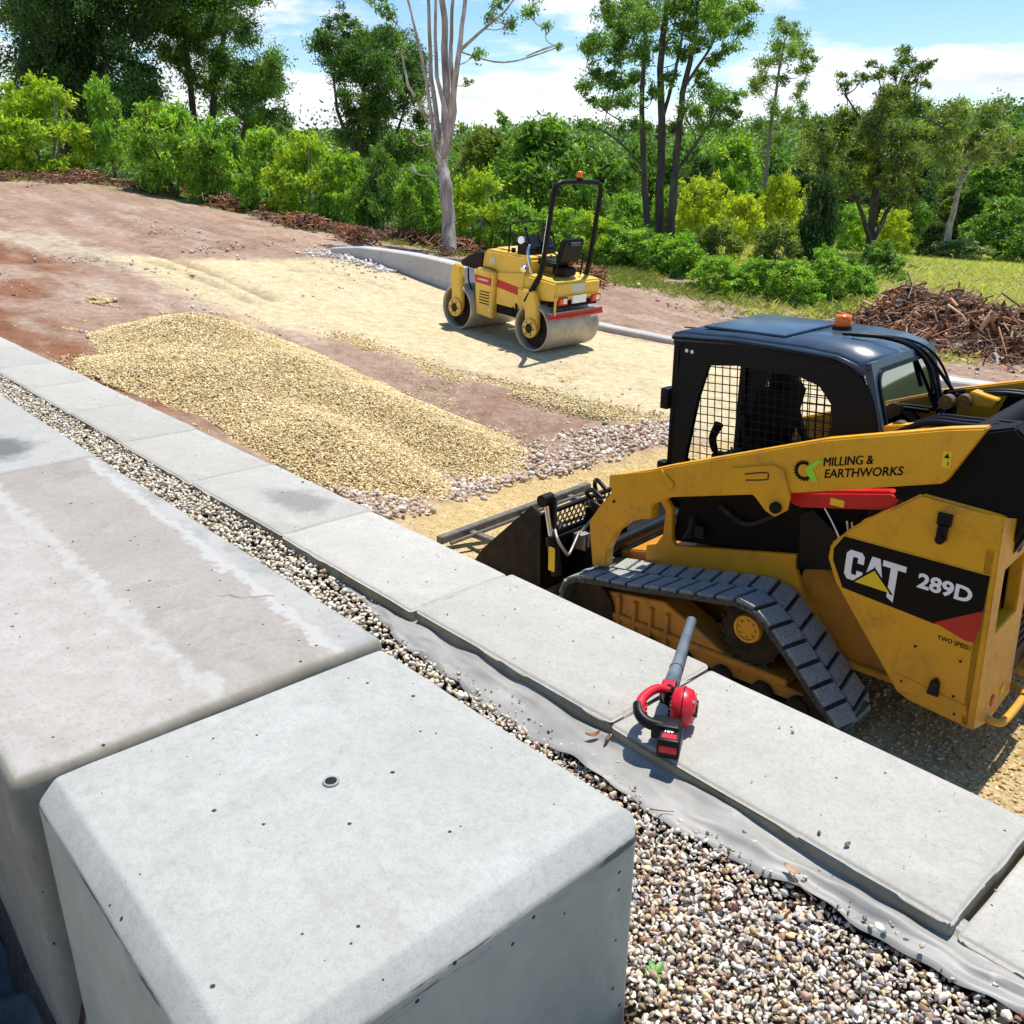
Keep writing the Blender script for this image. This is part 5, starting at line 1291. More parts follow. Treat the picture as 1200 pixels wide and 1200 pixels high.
def band():
    rng = np.random.default_rng(31)
    poly = gpoly([(392, 572), (470, 560), (560, 548), (610, 528), (700, 505), (795, 494), (800, 518), (700, 545), (600, 568), (520, 590), (450, 612), (420, 600)])
    x0 = min(p[0] for p in poly)-.2; x1 = max(p[0] for p in poly)+.2; y0 = min(p[1] for p in poly)-.2; y1 = max(p[1] for p in poly)+.2
    N = int((x1-x0)*(y1-y0)*1500); x = rng.uniform(x0, x1, N); y = rng.uniform(y0, y1, N)
    m = soft(x, y, poly, .10, 5, .12, 2.5); k = (rng.uniform(size=N) < m*.9+.0) & ((x*WB[0]+y*WB[1]) > 2.42); x, y = x[k], y[k]
    pts = np.c_[x, y, site(x, y)+rng.uniform(-.005, .035, len(x))]
    o = stones('ballast_stones', pts, np.clip(rng.normal(.026, .009, len(x)), .010, .055), [(.56, .43, .30), (.60, .50, .40), (.42, .26, .16), (.66, .60, .52), (.32, .22, .16), (.52, .38, .25), (.46, .38, .30)], 1, .65, seed=32, smooth=False)
    tag(o, 'band of mixed brown drainage rock between yellow sand strips', 'rock band', kind='stuff')
    # scattered grit over the pad edge and the whole soil
    N = 26000; x = rng.uniform(-9, 9, N); y = rng.uniform(6, 22, N); b = x*WB[0]+y*WB[1]
    dens = vnoise(x, y, .7, 64); k = (b > 2.5) & (dens > .5) & (rng.uniform(size=N) < (dens-.5)*4*np.where(inpoly(x, y, gpoly([(230,304),(525,338),(790,404),(1200,482),(1200,600),(790,500),(580,445),(300,380)])), .12, 1)); x, y = x[k], y[k]
    pts = np.c_[x, y, site(x, y)+.004]
    o = stones('scattered_grit', pts, np.clip(rng.gamma(1.5, .010, len(x)), .005, .09), [(.45, .35, .27), (.55, .47, .38), (.33, .22, .15), (.62, .52, .36)], 1, .6, seed=33, smooth=False)
    tag(o, 'scattered clods and small stones over the dirt', 'grit', kind='stuff')
    # grit strip between the pad and the pink patch
    path = [GP(*p)[:2] for p in [(400, 395), (470, 425), (540, 445), (620, 463), (700, 483), (790, 500)]]
    t = rng.uniform(0, 1, 9000)*(len(path)-1); i = t.astype(int); f_ = (t-i)[:, None]; pa = np.array(path); q = pa[i]*(1-f_)+pa[i+1]*f_
    q = q+rng.normal(size=q.shape)*.13; pts = np.c_[q, site(q[:, 0], q[:, 1])+rng.uniform(0, .02, len(q))]
    o = stones('windrow_grit', pts, np.clip(rng.normal(.014, .004, len(q)), .006, .03), [(.62, .48, .22), (.70, .60, .36), (.5, .36, .16)], 1, .6, 'heapstone', seed=34)
    tag(o, 'loose yellow gravel trail along the edge of the compacted pad', 'gravel', kind='stuff')
    # gravelly floor round the loader
    N = 30000; a = rng.uniform(-2.5, 5.5, N); b = rng.uniform(2.45, 7.5, N); x = WA[0]*a+WB[0]*b; y = WA[1]*a+WB[1]*b
    m = inpoly(x, y, gpoly([(800, 560), (1199, 640), (1199, 1199), (700, 1199), (640, 800)])); x, y = x[m], y[m]
    pts = np.c_[x, y, site(x, y)+rng.uniform(0, .01, len(x))]
    o = stones('work_floor_gravel', pts, np.clip(rng.normal(.011, .004, len(x)), .005, .025), [(.50, .33, .12), (.62, .46, .2), (.36, .22, .08), (.66, .55, .33)], 1, .6, 'heapstone', seed=35)
    tag(o, 'orange brown gravel floor around the tracked loader', 'gravel', kind='stuff')
band()
# ------------------------------------------------------------------ far kerb beams
def beam(name, pts, wd, tops, label, mat, depth=.8):
    """pts: plan points (x,y); tops: top heights"""
    m = MB(); P_ = [Vector(p) for p in pts]; n = len(P_); vs = []
    for i, p in enumerate(P_):
        d = (P_[min(i+1, n-1)]-P_[max(i-1, 0)]).normalized(); nn = Vector((-d.y, d.x))
        for off, z in ((0, tops[i]-depth), (0, tops[i]-.02), (.02, tops[i]), (wd-.02, tops[i]), (wd, tops[i]-.02), (wd, tops[i]-depth)): q = p+nn*off; vs.append((q.x, q.y, z))
    k = 6; fs = [(i*k+j, (i+1)*k+j, (i+1)*k+(j+1) % k, i*k+(j+1) % k) for i in range(n-1) for j in range(k)]+[tuple(range(k)), tuple((n-1)*k+j for j in range(k))]
    m.add(vs, fs); o = m.build(name, mat)
    return tag(o, label, 'concrete edge')
def kpts(px, hs, wd=.3):
    out = []; tops = []
    for (a, b), h in zip(px, hs): q = GP(a, b); out.append((q[0], q[1])); tops.append(q[2]+h)
    return out, tops
p_, t_ = kpts([(388, 296), (420, 304), (450, 314), (480, 324), (520, 338), (545, 346)], [.10, .24, .34, .42, .50, .50])
beam('edge_beam', p_, .32, t_, 'rising pale concrete edge wall behind the roller, left of the gum tree', M['conc_kerb'])
p_, t_ = kpts([(560, 350), (620, 368), (660, 379), (720, 391), (790, 405)], [.16, .12, .10, .09, .09])
beam('edge_beam', p_, .28, t_, 'low concrete kerb running from the roller drum to the loader cab', M['conc_kerb'])
p_, t_ = kpts([(795, 406), (900, 426), (1010, 447), (1105, 464), (1150, 472), (1205, 482), (1300, 500)], [.10, .13, .17, .22, .24, .25, .26])
beam('edge_beam', p_, .34, t_, 'thicker concrete kerb to the right of the loader cab', M['conc_kerb'])
rng = np.random.default_rng(41)
q0, q1 = GP(375, 296), GP(460, 318)
t = rng.uniform(size=900)[:, None]; q = q0[:2]*(1-t)+q1[:2]*t+rng.normal(size=(900, 2))*.35*(1-.5*t)
o = stones('pale_rubble', np.c_[q, site(q[:, 0], q[:, 1])+rng.uniform(-.02, .03, 900)], np.clip(rng.gamma(2., .014, 900), .01, .09), [(.55, .50, .44), (.62, .58, .52), (.50, .43, .36)], 1, .5, seed=42, smooth=False)
tag(o, 'pale broken concrete and rock spilled at the left end of the edge wall', 'rubble', kind='stuff')
# ------------------------------------------------------------------ foliage
G_FRESH = [(.19, .35, .04), (.26, .43, .05), (.14, .28, .035), (.33, .49, .07), (.10, .21, .03)]
G_LIME = [(.34, .46, .03), (.46, .54, .04), (.24, .38, .035), (.17, .29, .03)]
G_DARK = [(.040, .085, .024), (.060, .115, .030), (.085, .15, .036), (.028, .06, .018)]
G_OLIVE = [(.12, .17, .03), (.18, .24, .045), (.075, .115, .025), (.27, .33, .06)]
G_MID = [(.10, .20, .035), (.14, .26, .04), (.07, .145, .03), (.20, .33, .055)]
G_YEL = [(.50, .56, .03), (.62, .64, .05), (.36, .46, .03), (.22, .34, .03)]
G_GREY = [(.19, .25, .10), (.13, .19, .07), (.28, .34, .14), (.08, .12, .04)]
def leaves(cent, rad, n, L_, pal, rng, asp=.33, droop=.3, clumps=10, tone=.35):
    """cent (k,3), rad (k,): leaf quads in sub-clumps round each centre -> V,F,col"""
    k = len(cent); per = np.maximum((n*(rad/rad.mean())**2).astype(int), 12)
    Vs = []; cs = []
    pal = np.array(pal)
    for c, r, m in zip(cent, rad, per):
        q = rng.normal(size=(clumps, 3)); q /= np.linalg.norm(q, axis=1)[:, None]; q *= rng.uniform(.15, 1.3, clumps)[:, None]*r; q[:, 2] *= .85
        ci = rng.integers(0, clumps, m); d = rng.normal(size=(m, 3))*r*.30*rng.uniform(.4, 1.6, clumps)[ci][:, None]; d[:, 2] *= .8
        Vs.append(c+q[ci]+d); base = pal[rng.integers(0, len(pal), clumps)]
        tn = rng.uniform(1-tone, 1+tone, clumps)
        cs.append(base[ci]*.6*tn[ci][:, None]+.4*pal[rng.integers(0, len(pal), m)]*rng.uniform(.75, 1.25, m)[:, None])
    p = np.concatenate(Vs); col = np.clip(np.concatenate(cs)*1.2, .005, .6); N = len(p)
    ax = rng.normal(size=(N, 3)); ax[:, 2] -= droop*1.5; ax /= np.linalg.norm(ax, axis=1)[:, None]
    o = rng.normal(size=(N, 3)); sd = np.cross(ax, o); sd /= np.linalg.norm(sd, axis=1)[:, None]
    ln = L_*rng.uniform(.6, 1.35, N)[:, None]; w = ln*asp
    nr = np.cross(ax, sd)
    V = np.stack([p-ax*ln*.5, p+sd*w*.5+nr*w*.12, p+ax*ln*.5, p-sd*w*.5+nr*w*.12], 1).reshape(-1, 3)
    Fc = np.arange(N*4).reshape(N, 4)
    return V, Fc, np.repeat(col, 4, 0)
def crown_mesh(name, cent, rad, n, L_, pal, seed, **kw):
    V, Fc, col = leaves(np.array(cent, float), np.array(rad, float), n, L_, pal, np.random.default_rng(seed), **kw)
    return np_mesh(name, V, Fc, col)
# shrub variants: unit height 1, half-width ~.42
def shrub_proto(seed, pal, n=60, leafn=190, L_=.06, spread=.36, low=.12, pointy=.5):
    r = np.random.default_rng(seed); cent = []; rad = []
    for i in range(n):
        z = r.uniform(low, .93); w = spread*(math.sin(min(1, (z*(1+.15)))*math.pi)**.55 if z < .8 else (1-z)**.5*1.3)
        w = spread*((1-((z-.42)/.60)**2) if z > .42 else (1-((.42-z)/.75)**2))*(1-pointy*max(0, z-.6))
        a = r.uniform(0, 6.283); q = math.sqrt(r.uniform(.12, 1))*w
        cent.append((q*math.cos(a), q*math.sin(a), z)); rad.append(r.uniform(.07, .12))
    for i in range(6):
        a = r.uniform(0, 6.283); q = r.uniform(.05, .3)*spread/.36; cent.append((q*math.cos(a), q*math.sin(a), r.uniform(.88, 1.02))); rad.append(r.uniform(.04, .06))
    return crown_mesh('shrub_foliage', cent, rad, leafn, L_, pal, seed)
def stems_mesh(seed, n=6):
    r = random.Random(seed); m = MB()
    for i in range(n):
        a = r.uniform(0, 6.28); x, y = .2*math.cos(a), .2*math.sin(a)
        m.tube([(.03*math.cos(a), .03*math.sin(a), -.03), (x*.4, y*.4, .3), (x, y, .62), (x*1.2, y*1.2, .86)], .011, n=6, taper=.003)
    me = bpy.data.meshes.new('stems'); me.from_pydata(m.v, [], m.f); me.validate(); return me
PROTO = {}
for key, pal, kw in (('fresh', G_FRESH, {}), ('fresh2', G_FRESH+G_LIME[:1], dict(spread=.42, pointy=.2)), ('lime', G_LIME, dict(spread=.44, pointy=.2)), ('yellow', G_YEL, dict(spread=.44, pointy=.3)), ('dark', G_DARK, {}), ('mid', G_MID, dict(spread=.44, pointy=.1)),
                     ('olive', G_OLIVE, dict(spread=.42)), ('grey', G_GREY, dict(spread=.46, pointy=.1)), ('wispy', G_FRESH, dict(n=40, leafn=120, spread=.34, low=.25)), ('round', G_MID, dict(spread=.50, pointy=0, low=.2, n=70))):
    PROTO[key] = (shrub_proto(hash(key) % 1 + len(key)*7+ord(key[0]), pal, **kw), stems_mesh(len(key)+ord(key[-1])))
def shrub(kind, px, base, top, Yd, wpx, label, group=None, cat='shrub', name='shrub'):
    c = PD(px, base, Yd); t = PD(px, top, Yd); h = t[2]-c[2]
    g = float(site(np.array([c[0]]), np.array([c[1]]))[0]); zb = min(g, c[2])-.05 if abs(g-c[2]) < 1.5 else c[2]
    h = t[2]-zb
    wd = wpx*Yd*math.cos(PITCH)/F*1.0
    e = empty(name, (c[0], c[1], zb), random.uniform(0, 6.28)); s = wd/.84
    e.scale = (s, s, h)
    me, sm = PROTO[kind]
    link('foliage', me, M['leaf'], e); link('stem', sm, M['bark_grey'], e)
    return tag(e, label, cat, group)
GS = 'young green wattle and gum shrubs along the upper edge of the dirt'
for a in [
 ('fresh', 8, 235, 118, 30, 75, 'leftmost bright shrub at the left edge of the photo'),
 ('lime', 62, 222, 98, 29.5, 100, 'yellow green broad shrub second from the left edge'),
 ('wispy', 135, 222, 92, 30, 62, 'tall thin pointed shrub between the yellow green shrub and the dark trees'),
 ('fresh2', 205, 232, 120, 28.5, 85, 'tall pale green shrub with a visible thin stem, left of the row centre'),
 ('fresh', 262, 245, 135, 28, 80, 'bushy shrub with a dark base under the leafy twin trees'),
 ('fresh2', 318, 258, 150, 27, 70, 'shrub with a narrow raised top, fourth left of the gum trunk'),
 ('lime', 362, 268, 162, 26, 80, 'brightest rounded shrub in the middle of the row'),
 ('fresh2', 405, 272, 178, 25.4, 62, 'bright shrub directly right of the brightest rounded one'),
 ('mid', 447, 276, 176, 24.8, 54, 'dense darker green conical shrub left of the gum trunk'),
 ('fresh', 492, 284, 192, 24.5, 58, 'shrub immediately left of the pale gum trunk'),
 ('lime', 560, 292, 205, 24.5, 74, 'bright shrub immediately right of the pale gum trunk'),
 ('fresh', 606, 300, 232, 24, 62, 'low shrub showing left of the roll bar'),
 ('fresh2', 652, 305, 243, 24, 60, 'low shrub seen through the roll bar'),
 ('lime', 690, 312, 250, 24, 56, 'low yellow green shrub just right of the roll bar')]:
    shrub(*a, group=GS)
GL = 'low bushes on the slope beyond the dirt edge'
for a in [
 ('fresh', 722, 315, 262, 24, 62, 'low bush right of the roll bar, at the dirt edge'),
 ('fresh2', 752, 330, 268, 24, 64, 'low bush at the foot of the three tall trees'),
 ('fresh', 795, 335, 272, 23.5, 66, 'fresh low bush right of the three trunks at the dirt edge'),
 ('olive', 838, 330, 262, 26, 70, 'olive bush between the three trunks and the slender tree'),
 ('fresh2', 835, 352, 300, 22, 62, 'small bright bush lowest on the dirt edge above the cab hatch'),
 ('fresh', 880, 358, 302, 22, 66, 'bright bush behind the front of the cab roof'),
 ('olive', 905, 340, 262, 25, 74, 'brownish olive bush under the slender tree'),
 ('fresh2', 925, 365, 305, 21.5, 66, 'bright bush behind the middle of the cab roof'),
 ('fresh', 962, 366, 290, 22, 64, 'green bush behind the amber beacon'),
 ('dark', 950, 352, 212, 25.5, 62, 'tall dark narrow bush left of the forked dark tree'),
 ('fresh', 1000, 362, 310, 22.5, 52, 'bush at the left end of the root pile'),
 ('mid', 1025, 345, 285, 25, 70, 'bush at the foot of the forked dark tree')]:
    shrub(*a, group=GL)
GY = 'yellow green wattles on the lower slope'
for a in [
 ('yellow', 820, 305, 208, 36, 66, 'yellow wattle just right of the three dark trunks'),
 ('yellow', 862, 300, 228, 34, 60, 'yellow wattle left of the slender pale stem'),
 ('yellow', 912, 285, 205, 40, 52, 'narrow yellow wattle right of the slender pale stem'),
 ('yellow', 948, 290, 215, 41, 40, 'thin yellow wattle behind the tall dark narrow bush'),
 ('fresh2', 990, 305, 240, 36, 56, 'light green wattle left of the forked dark trunk'),
 ('yellow', 1045, 300, 245, 40, 46, 'yellow wattle right of the forked dark trunk'),
 ('fresh', 780, 290, 218, 38, 50, 'green wattle seen between the three dark trunks'),
 ('fresh', 735, 290, 225, 38, 56, 'green wattle right of the roll bar top')]:
    shrub(*a, group=GY)
GR = 'rounded bushes by the grassy clearing'
for a in [
 ('grey', 1122, 316, 282, 40, 66, 'low pale grey green rounded bush in the grass'),
 ('round', 1168, 300, 230, 44, 76, 'large rounded bright bush at the right edge above the grass'),
 ('round', 1195, 318, 262, 42, 60, 'bush cut by the right edge of the photo'),
 ('dark', 1090, 305, 262, 42, 48, 'small dark bush left of the leaning pale trunk'),
 ('round', 1190, 262, 150, 60, 110, 'tall pale green tree shaped bush at the far right'),
 ('olive', 1105, 285, 215, 62, 60, 'olive bush behind the leaning pale trunk'),
 ('round', 640, 262, 138, 46, 130, 'large rounded mid green bush behind the roll bar'),
 ('olive', 572, 250, 150, 52, 84, 'rounded darker bush right of the gum trunk'),
 ('mid', 700, 262, 175, 56, 90, 'rounded bush left of the three tall trees')]:
    shrub(*a, group=GR)
# ------------------------------------------------------------------ trees
def tree(label, Yd, trunks, blobs, n, L_, pal, bk, seed, name='gum_tree', group=None, depth=1.0, asp=.36, clumps=11, limb=.04, nolimb=False):
    r = random.Random(seed); base = trunks[0][0][0]
    b = PD(base[0], base[1], Yd); root = empty(name, b)
    tag(root, label, 'tree', group)
    def loc(px, py, dy=0): p = PD(px, py, Yd+dy); return Vector(p-b)
    tm = MB(); tpts = []
    for pts, r0, r1 in trunks:
        dys = [0]; 
        for _ in pts[1:]: dys.append(dys[-1]+r.uniform(-.5, .5)*depth*(1 if len(trunks) > 1 else .4))
        q = [loc(p[0], p[1], d) for p, d in zip(pts, dys)]
        if pts is trunks[0][0] or True: 
            pass
        q2 = []
        for i in range(len(q)-1):
            for k in range(4): q2.append(q[i].lerp(q[i+1], k/4)+Vector((r.uniform(-1, 1), r.uniform(-1, 1), 0))*r0*.12)
        q2.append(q[-1]); tpts += q2
        if pts == trunks[0][0]: q2[0] = q2[0]-Vector((0, 0, .3))
        tm.tube(q2, r0, n=10, taper=r1, smooth_path=False)
    cent = []; rad = []; newp = []
    for bx, by, br in sorted(blobs, key=lambda q_: -q_[1]):
        c = loc(bx, by, r.uniform(-1, 1)*depth*1.6); cent.append(tuple(c)); rad.append(br*Yd/F*.94); newp.append(c)
        if not nolimb:
            cand = [p for p in tpts+newp[:-1] if p.z < c.z-.2*rad[-1]] or tpts
            s_ = min(cand, key=lambda p: (p-c).length+r.random()*.6); mid = s_.lerp(c, .5)+Vector((r.uniform(-.2, .2), r.uniform(-.2, .2), -.12*(c-s_).length))
            tm.tube([s_, mid, c, c+Vector((r.uniform(-.3, .3), 0, .5))*rad[-1]], limb*min(1.4, max(.5, (c-s_).length/2.5)), n=6, taper=.01)
            for _ in range(3):
                e = c+Vector((r.uniform(-1, 1), r.uniform(-1, 1), r.uniform(-.5, .9)))*rad[-1]*.8; tm.tube([mid.lerp(c, .4), mid.lerp(e, .7), e], .014, n=5, taper=.005)
    tm.build('trunk', bk, root)
    me = crown_mesh('crown', cent, rad, n, L_, pal, seed, asp=asp, clumps=clumps)
    link('crown', me, M['leaf'], root)
    return root
def fill(poly, n, r0, r1, seed):
    r = random.Random(seed); xs = [p[0] for p in poly]; ys = [p[1] for p in poly]; out = []
    while len(out) < n:
        x = r.uniform(min(xs), max(xs)); y = r.uniform(min(ys), max(ys))
        if inpoly(np.array([x]), np.array([y]), poly)[0]: out.append((x, y, r.uniform(r0, r1)))
    return out
BD, BP, BG = M['bark_dark'], M['bark_pale'], M['bark_grey']
tree('huge dark dense tree filling the top left corner', 36, [([(75, 215), (85, 100), (75, -40)], .34, .12), ([(80, 150), (130, 60), (150, -40)], .2, .06), ([(75, 130), (30, 60), (20, -20)], .2, .06), ([(110, 190), (104, 90), (110, 20)], .16, .05)],
     fill([(0, 20), (10, -90), (120, -140), (200, -60), (185, 60), (175, 110), (130, 125), (115, 170), (70, 130), (20, 110), (35, 60)], 104, 15, 27, 1), 1250, .16, G_DARK+G_MID[:1], BD, 101, depth=1.6)
tree('leafy tree with several thin dark stems left of the open sky gap', 38, [([(232, 190), (225, 120), (215, 20), (210, -50)], .16, .05), ([(245, 195), (250, 120), (262, 40), (265, -30)], .16, .05), ([(275, 200), (290, 140), (300, 80)], .12, .04)],
     fill([(175, 20), (190, -60), (300, -40), (318, 50), (330, 120), (325, 160), (300, 155), (265, 120), (235, 135), (200, 90), (190, 60)], 74, 10, 19, 2), 1200, .125, G_MID+G_DARK[:2], BD, 102, depth=1.6)
tree('mid height tree with airy branches left of the pale gum', 37, [([(425, 235), (420, 180), (425, 110), (435, 50)], .14, .04), ([(440, 235), (460, 170), (480, 110)], .10, .03), ([(418, 190), (395, 130), (390, 80)], .09, .03)],
     fill([(372, 45), (395, 20), (440, 12), (475, 40), (500, 90), (498, 150), (505, 190), (450, 195), (400, 165), (378, 140), (395, 100), (385, 60)], 66, 9, 16, 3), 1100, .12, G_DARK+G_MID[:2], BD, 103, depth=1.4)
tree('young sparse tree top showing behind the left shrubs', 44, [([(330, 230), (330, 160), (333, 120)], .08, .03)], fill([(315, 150), (330, 125), (355, 165), (345, 190), (310, 190)], 12, 7, 11, 4), 260, .14, G_DARK, BD, 104)
# pale gum: the tall near trunk that splits into many limbs
tree('tall pale barked gum with peeling trunk splitting into many bare upright limbs', 22.9,
     [([(527, 300), (526, 260), (522, 215), (518, 190), (521, 150), (523, 100), (521, 40), (517, -40)], .18, .06), ([(518, 196), (510, 175), (506, 140), (499, 90), (488, 40), (476, -10)], .06, .025), ([(521, 185), (512, 140), (505, 90), (503, 30), (500, -50)], .075, .03),
      ([(522, 180), (530, 120), (538, 60), (545, 0), (548, -60)], .085, .03), ([(524, 140), (512, 90), (510, 30), (512, -40)], .06, .025), ([(526, 170), (533, 130), (528, 70), (530, 10), (535, -60)], .065, .03), ([(500, 140), (490, 120), (478, 100), (470, 60)], .05, .02), ([(538, 60), (560, 40), (590, 15), (610, -10)], .045, .015)],
     [(600, 28, 9), (620, 14, 9), (585, 5, 8), (640, 30, 6), (655, 55, 5), (560, 62, 7), (575, 20, 8), (628, -8, 10), (455, 18, 10), (470, 60, 7), (440, -10, 12), (488, 112, 6), (548, 96, 5), (470, -20, 12), (600, -20, 12), (545, -40, 14), (500, -40, 14), (520, -60, 16), (480, 160, 5), (478, 196, 5)],
     300, .09, G_MID, BP, 105, depth=.7, limb=.022, clumps=9)
# trio of tall dark-stemmed gums
GT = 'tall dark stemmed gums beyond the roller'
tree('left tree of the dark stemmed trio, thin trunk and airy crown', 27, [([(762, 300), (757, 240), (754, 180), (752, 110), (757, 40), (760, -20)], .115, .04), ([(753, 195), (735, 175), (715, 158), (700, 150)], .04, .015)],
     [(700, 45, 14), (715, 30, 16), (735, 40, 15), (690, 62, 10), (725, 68, 14), (700, 88, 13), (685, 100, 10), (720, 100, 14), (745, 92, 13), (735, 118, 12), (712, 122, 9), (750, 60, 15), (755, 20, 16), (735, 8, 14), (712, 10, 10), (760, -15, 18), (695, 118, 6), (745, 145, 8), (765, 110, 9), (728, 150, 6), (740, 195, 7)], 900, .10, G_MID, BD, 106, depth=.8, group=GT, limb=.03)
tree('middle tree of the dark stemmed trio, straightest and tallest', 27.6, [([(773, 300), (773, 230), (776, 160), (774, 80), (781, 0), (783, -40)], .15, .06), ([(776, 140), (790, 90), (800, 40), (805, -10)], .06, .025)],
     [(790, 10, 16), (805, 30, 15), (780, 50, 11), (812, 5, 16), (800, 65, 11), (785, 90, 9), (770, 25, 12), (820, 50, 11), (795, -20, 18), (792, 150, 9), (760, 150, 8), (770, 185, 8)], 900, .10, G_MID+G_DARK[:1], BD, 107, depth=.8, group=GT, limb=.03)
tree('right tree of the dark stemmed trio, leaning right with wide crown', 27.2, [([(783, 300), (788, 240), (793, 180), (800, 110), (815, 40), (822, -30)], .14, .05), ([(793, 200), (815, 170), (835, 140), (850, 110)], .055, .02), ([(803, 100), (830, 60), (850, 20)], .05, .02)],
     [(840, 5, 17), (858, 18, 14), (870, 35, 11), (845, 35, 14), (830, 20, 14), (872, 10, 12), (855, 55, 8), (835, 70, 10), (830, 110, 14), (845, 125, 14), (815, 130, 11), (862, 115, 9), (850, 145, 10), (825, 150, 9), (820, 90, 9), (840, -20, 18), (862, 135, 8), (800, 130, 8)], 950, .10, G_MID+G_FRESH[:1], BD, 108, depth=.8, group=GT, limb=.03)
tree('slender tall tree with pale thin stem and small high crown', 42, [([(891, 275), (896, 220), (903, 150), (912, 90), (920, 45)], .12, .035)],
     [(920, 35, 10), (932, 45, 11), (912, 52, 11), (928, 65, 12), (945, 60, 8), (940, 80, 9), (905, 72, 9), (895, 92, 11), (885, 100, 9), (918, 92, 8), (940, 100, 7), (893, 75, 7), (935, 112, 6), (905, 128, 9), (925, 135, 10), (940, 128, 9), (890, 145, 10), (910, 160, 10), (898, 172, 9), (955, 70, 5), (915, 25, 6)], 700, .115, G_OLIVE+G_MID, BG, 109, depth=1.2, limb=.03)
tree('dark forked tree with broad layered crown right of centre', 30, [([(1020, 330), (1018, 290), (1024, 240), (1030, 180), (1035, 120)], .17, .06), ([(1020, 285), (1010, 250), (1000, 225)], .09, .04), ([(1020, 290), (1038, 250), (1060, 215), (1075, 180)], .09, .03), ([(1030, 180), (1015, 150), (990, 110)], .06, .02), ([(1032, 150), (1050, 110), (1060, 80)], .06, .02)],
     fill([(952, 160), (975, 130), (1000, 118), (1060, 112), (1105, 122), (1118, 160), (1100, 200), (1060, 215), (1000, 212), (965, 200)], 52, 9, 15, 9)+[(1062, 70, 9), (1048, 82, 8), (1078, 82, 9), (1085, 98, 7), (1065, 95, 9), (1030, 88, 7), (1010, 92, 7), (990, 100, 7), (1040, 108, 9), (1020, 75, 5), (1058, 60, 7), (985, 88, 5), (1090, 75, 5)]+fill([(960, 205), (1090, 205), (1075, 240), (980, 235)], 14, 7, 10, 19),
     800, .10, G_OLIVE+G_DARK[:2], BD, 110, depth=1.2, limb=.04)
tree('leaning pale trunked tree with rounded light crown at the right', 40, [([(1105, 308), (1112, 270), (1120, 235), (1128, 200), (1135, 160)], .16, .05), ([(1124, 220), (1140, 190), (1155, 170)], .06, .02)],
     fill([(1092, 175), (1105, 135), (1140, 122), (1170, 135), (1195, 165), (1180, 210), (1140, 205), (1105, 215)], 40, 9, 14, 11), 600, .14, G_GREY+G_OLIVE, BP, 111, depth=1.4, limb=.04)
tree('faded mid slope tree with grey crown between the slender and the forked tree', 50, [([(968, 262), (966, 220), (972, 185)], .09, .03), ([(967, 225), (955, 200), (948, 185)], .05, .02)], fill([(930, 190), (950, 160), (985, 165), (990, 195), (960, 205)], 14, 8, 12, 12), 260, .16, G_OLIVE, BG, 112)
# dense belt of mid-distance trees, each its own
GB = 'mid distance trees on the valley slope'
mids = [(560, 255, 165, 62, 60, 'olive'), (600, 258, 172, 70, 70, 'mid'), (745, 262, 165, 66, 84, 'mid'), (800, 262, 168, 64, 80, 'mid'), (850, 260, 158, 66, 76, 'fresh2'), (900, 262, 172, 70, 70, 'mid'), (945, 262, 178, 62, 66, 'dark'), (985, 268, 190, 60, 60, 'dark'),
        (1030, 268, 175, 60, 66, 'olive'), (1065, 272, 190, 58, 64, 'dark'), (1115, 270, 185, 66, 70, 'mid'), (1150, 255, 172, 80, 64, 'fresh2'), (680, 262, 185, 60, 64, 'dark'), (820, 250, 185, 54, 50, 'dark'), (885, 262, 205, 52, 56, 'mid'), (1060, 292, 232, 46, 48, 'mid'), (1130, 292, 240, 60, 60, 'dark'), (1020, 285, 225, 48, 54, 'dark')]
ml = ['olive tree top low behind the gum trunk', 'tree behind and left of the big rounded bush', 'dark tree behind the left stem of the trio', 'green tree behind the right stem of the trio', 'fresh green tree between the trio and the slender tree',
      'tree directly behind the slender pale stem', 'dark tree right of the slender stem', 'dark tree left of the forked tree crown', 'olive tree behind the forked tree', 'dark tree behind the right branch of the forked tree', 'tree behind the leaning pale trunk', 'fresh green tree right of the leaning pale trunk',
      'dark tree beside the roll bar top', 'dark low tree behind the right trunk of the trio', 'small tree behind the yellow wattles', 'small tree between the forked trunk and the leaning trunk', 'dark tree left of the large rounded bright bush', 'dark tree behind the forked trunk base']
for (px, b_, t_, Yd, w_, kd), lb in zip(mids, ml): shrub(kd, px, b_, t_, Yd, w_, lb, GB, 'tree', 'slope_tree')
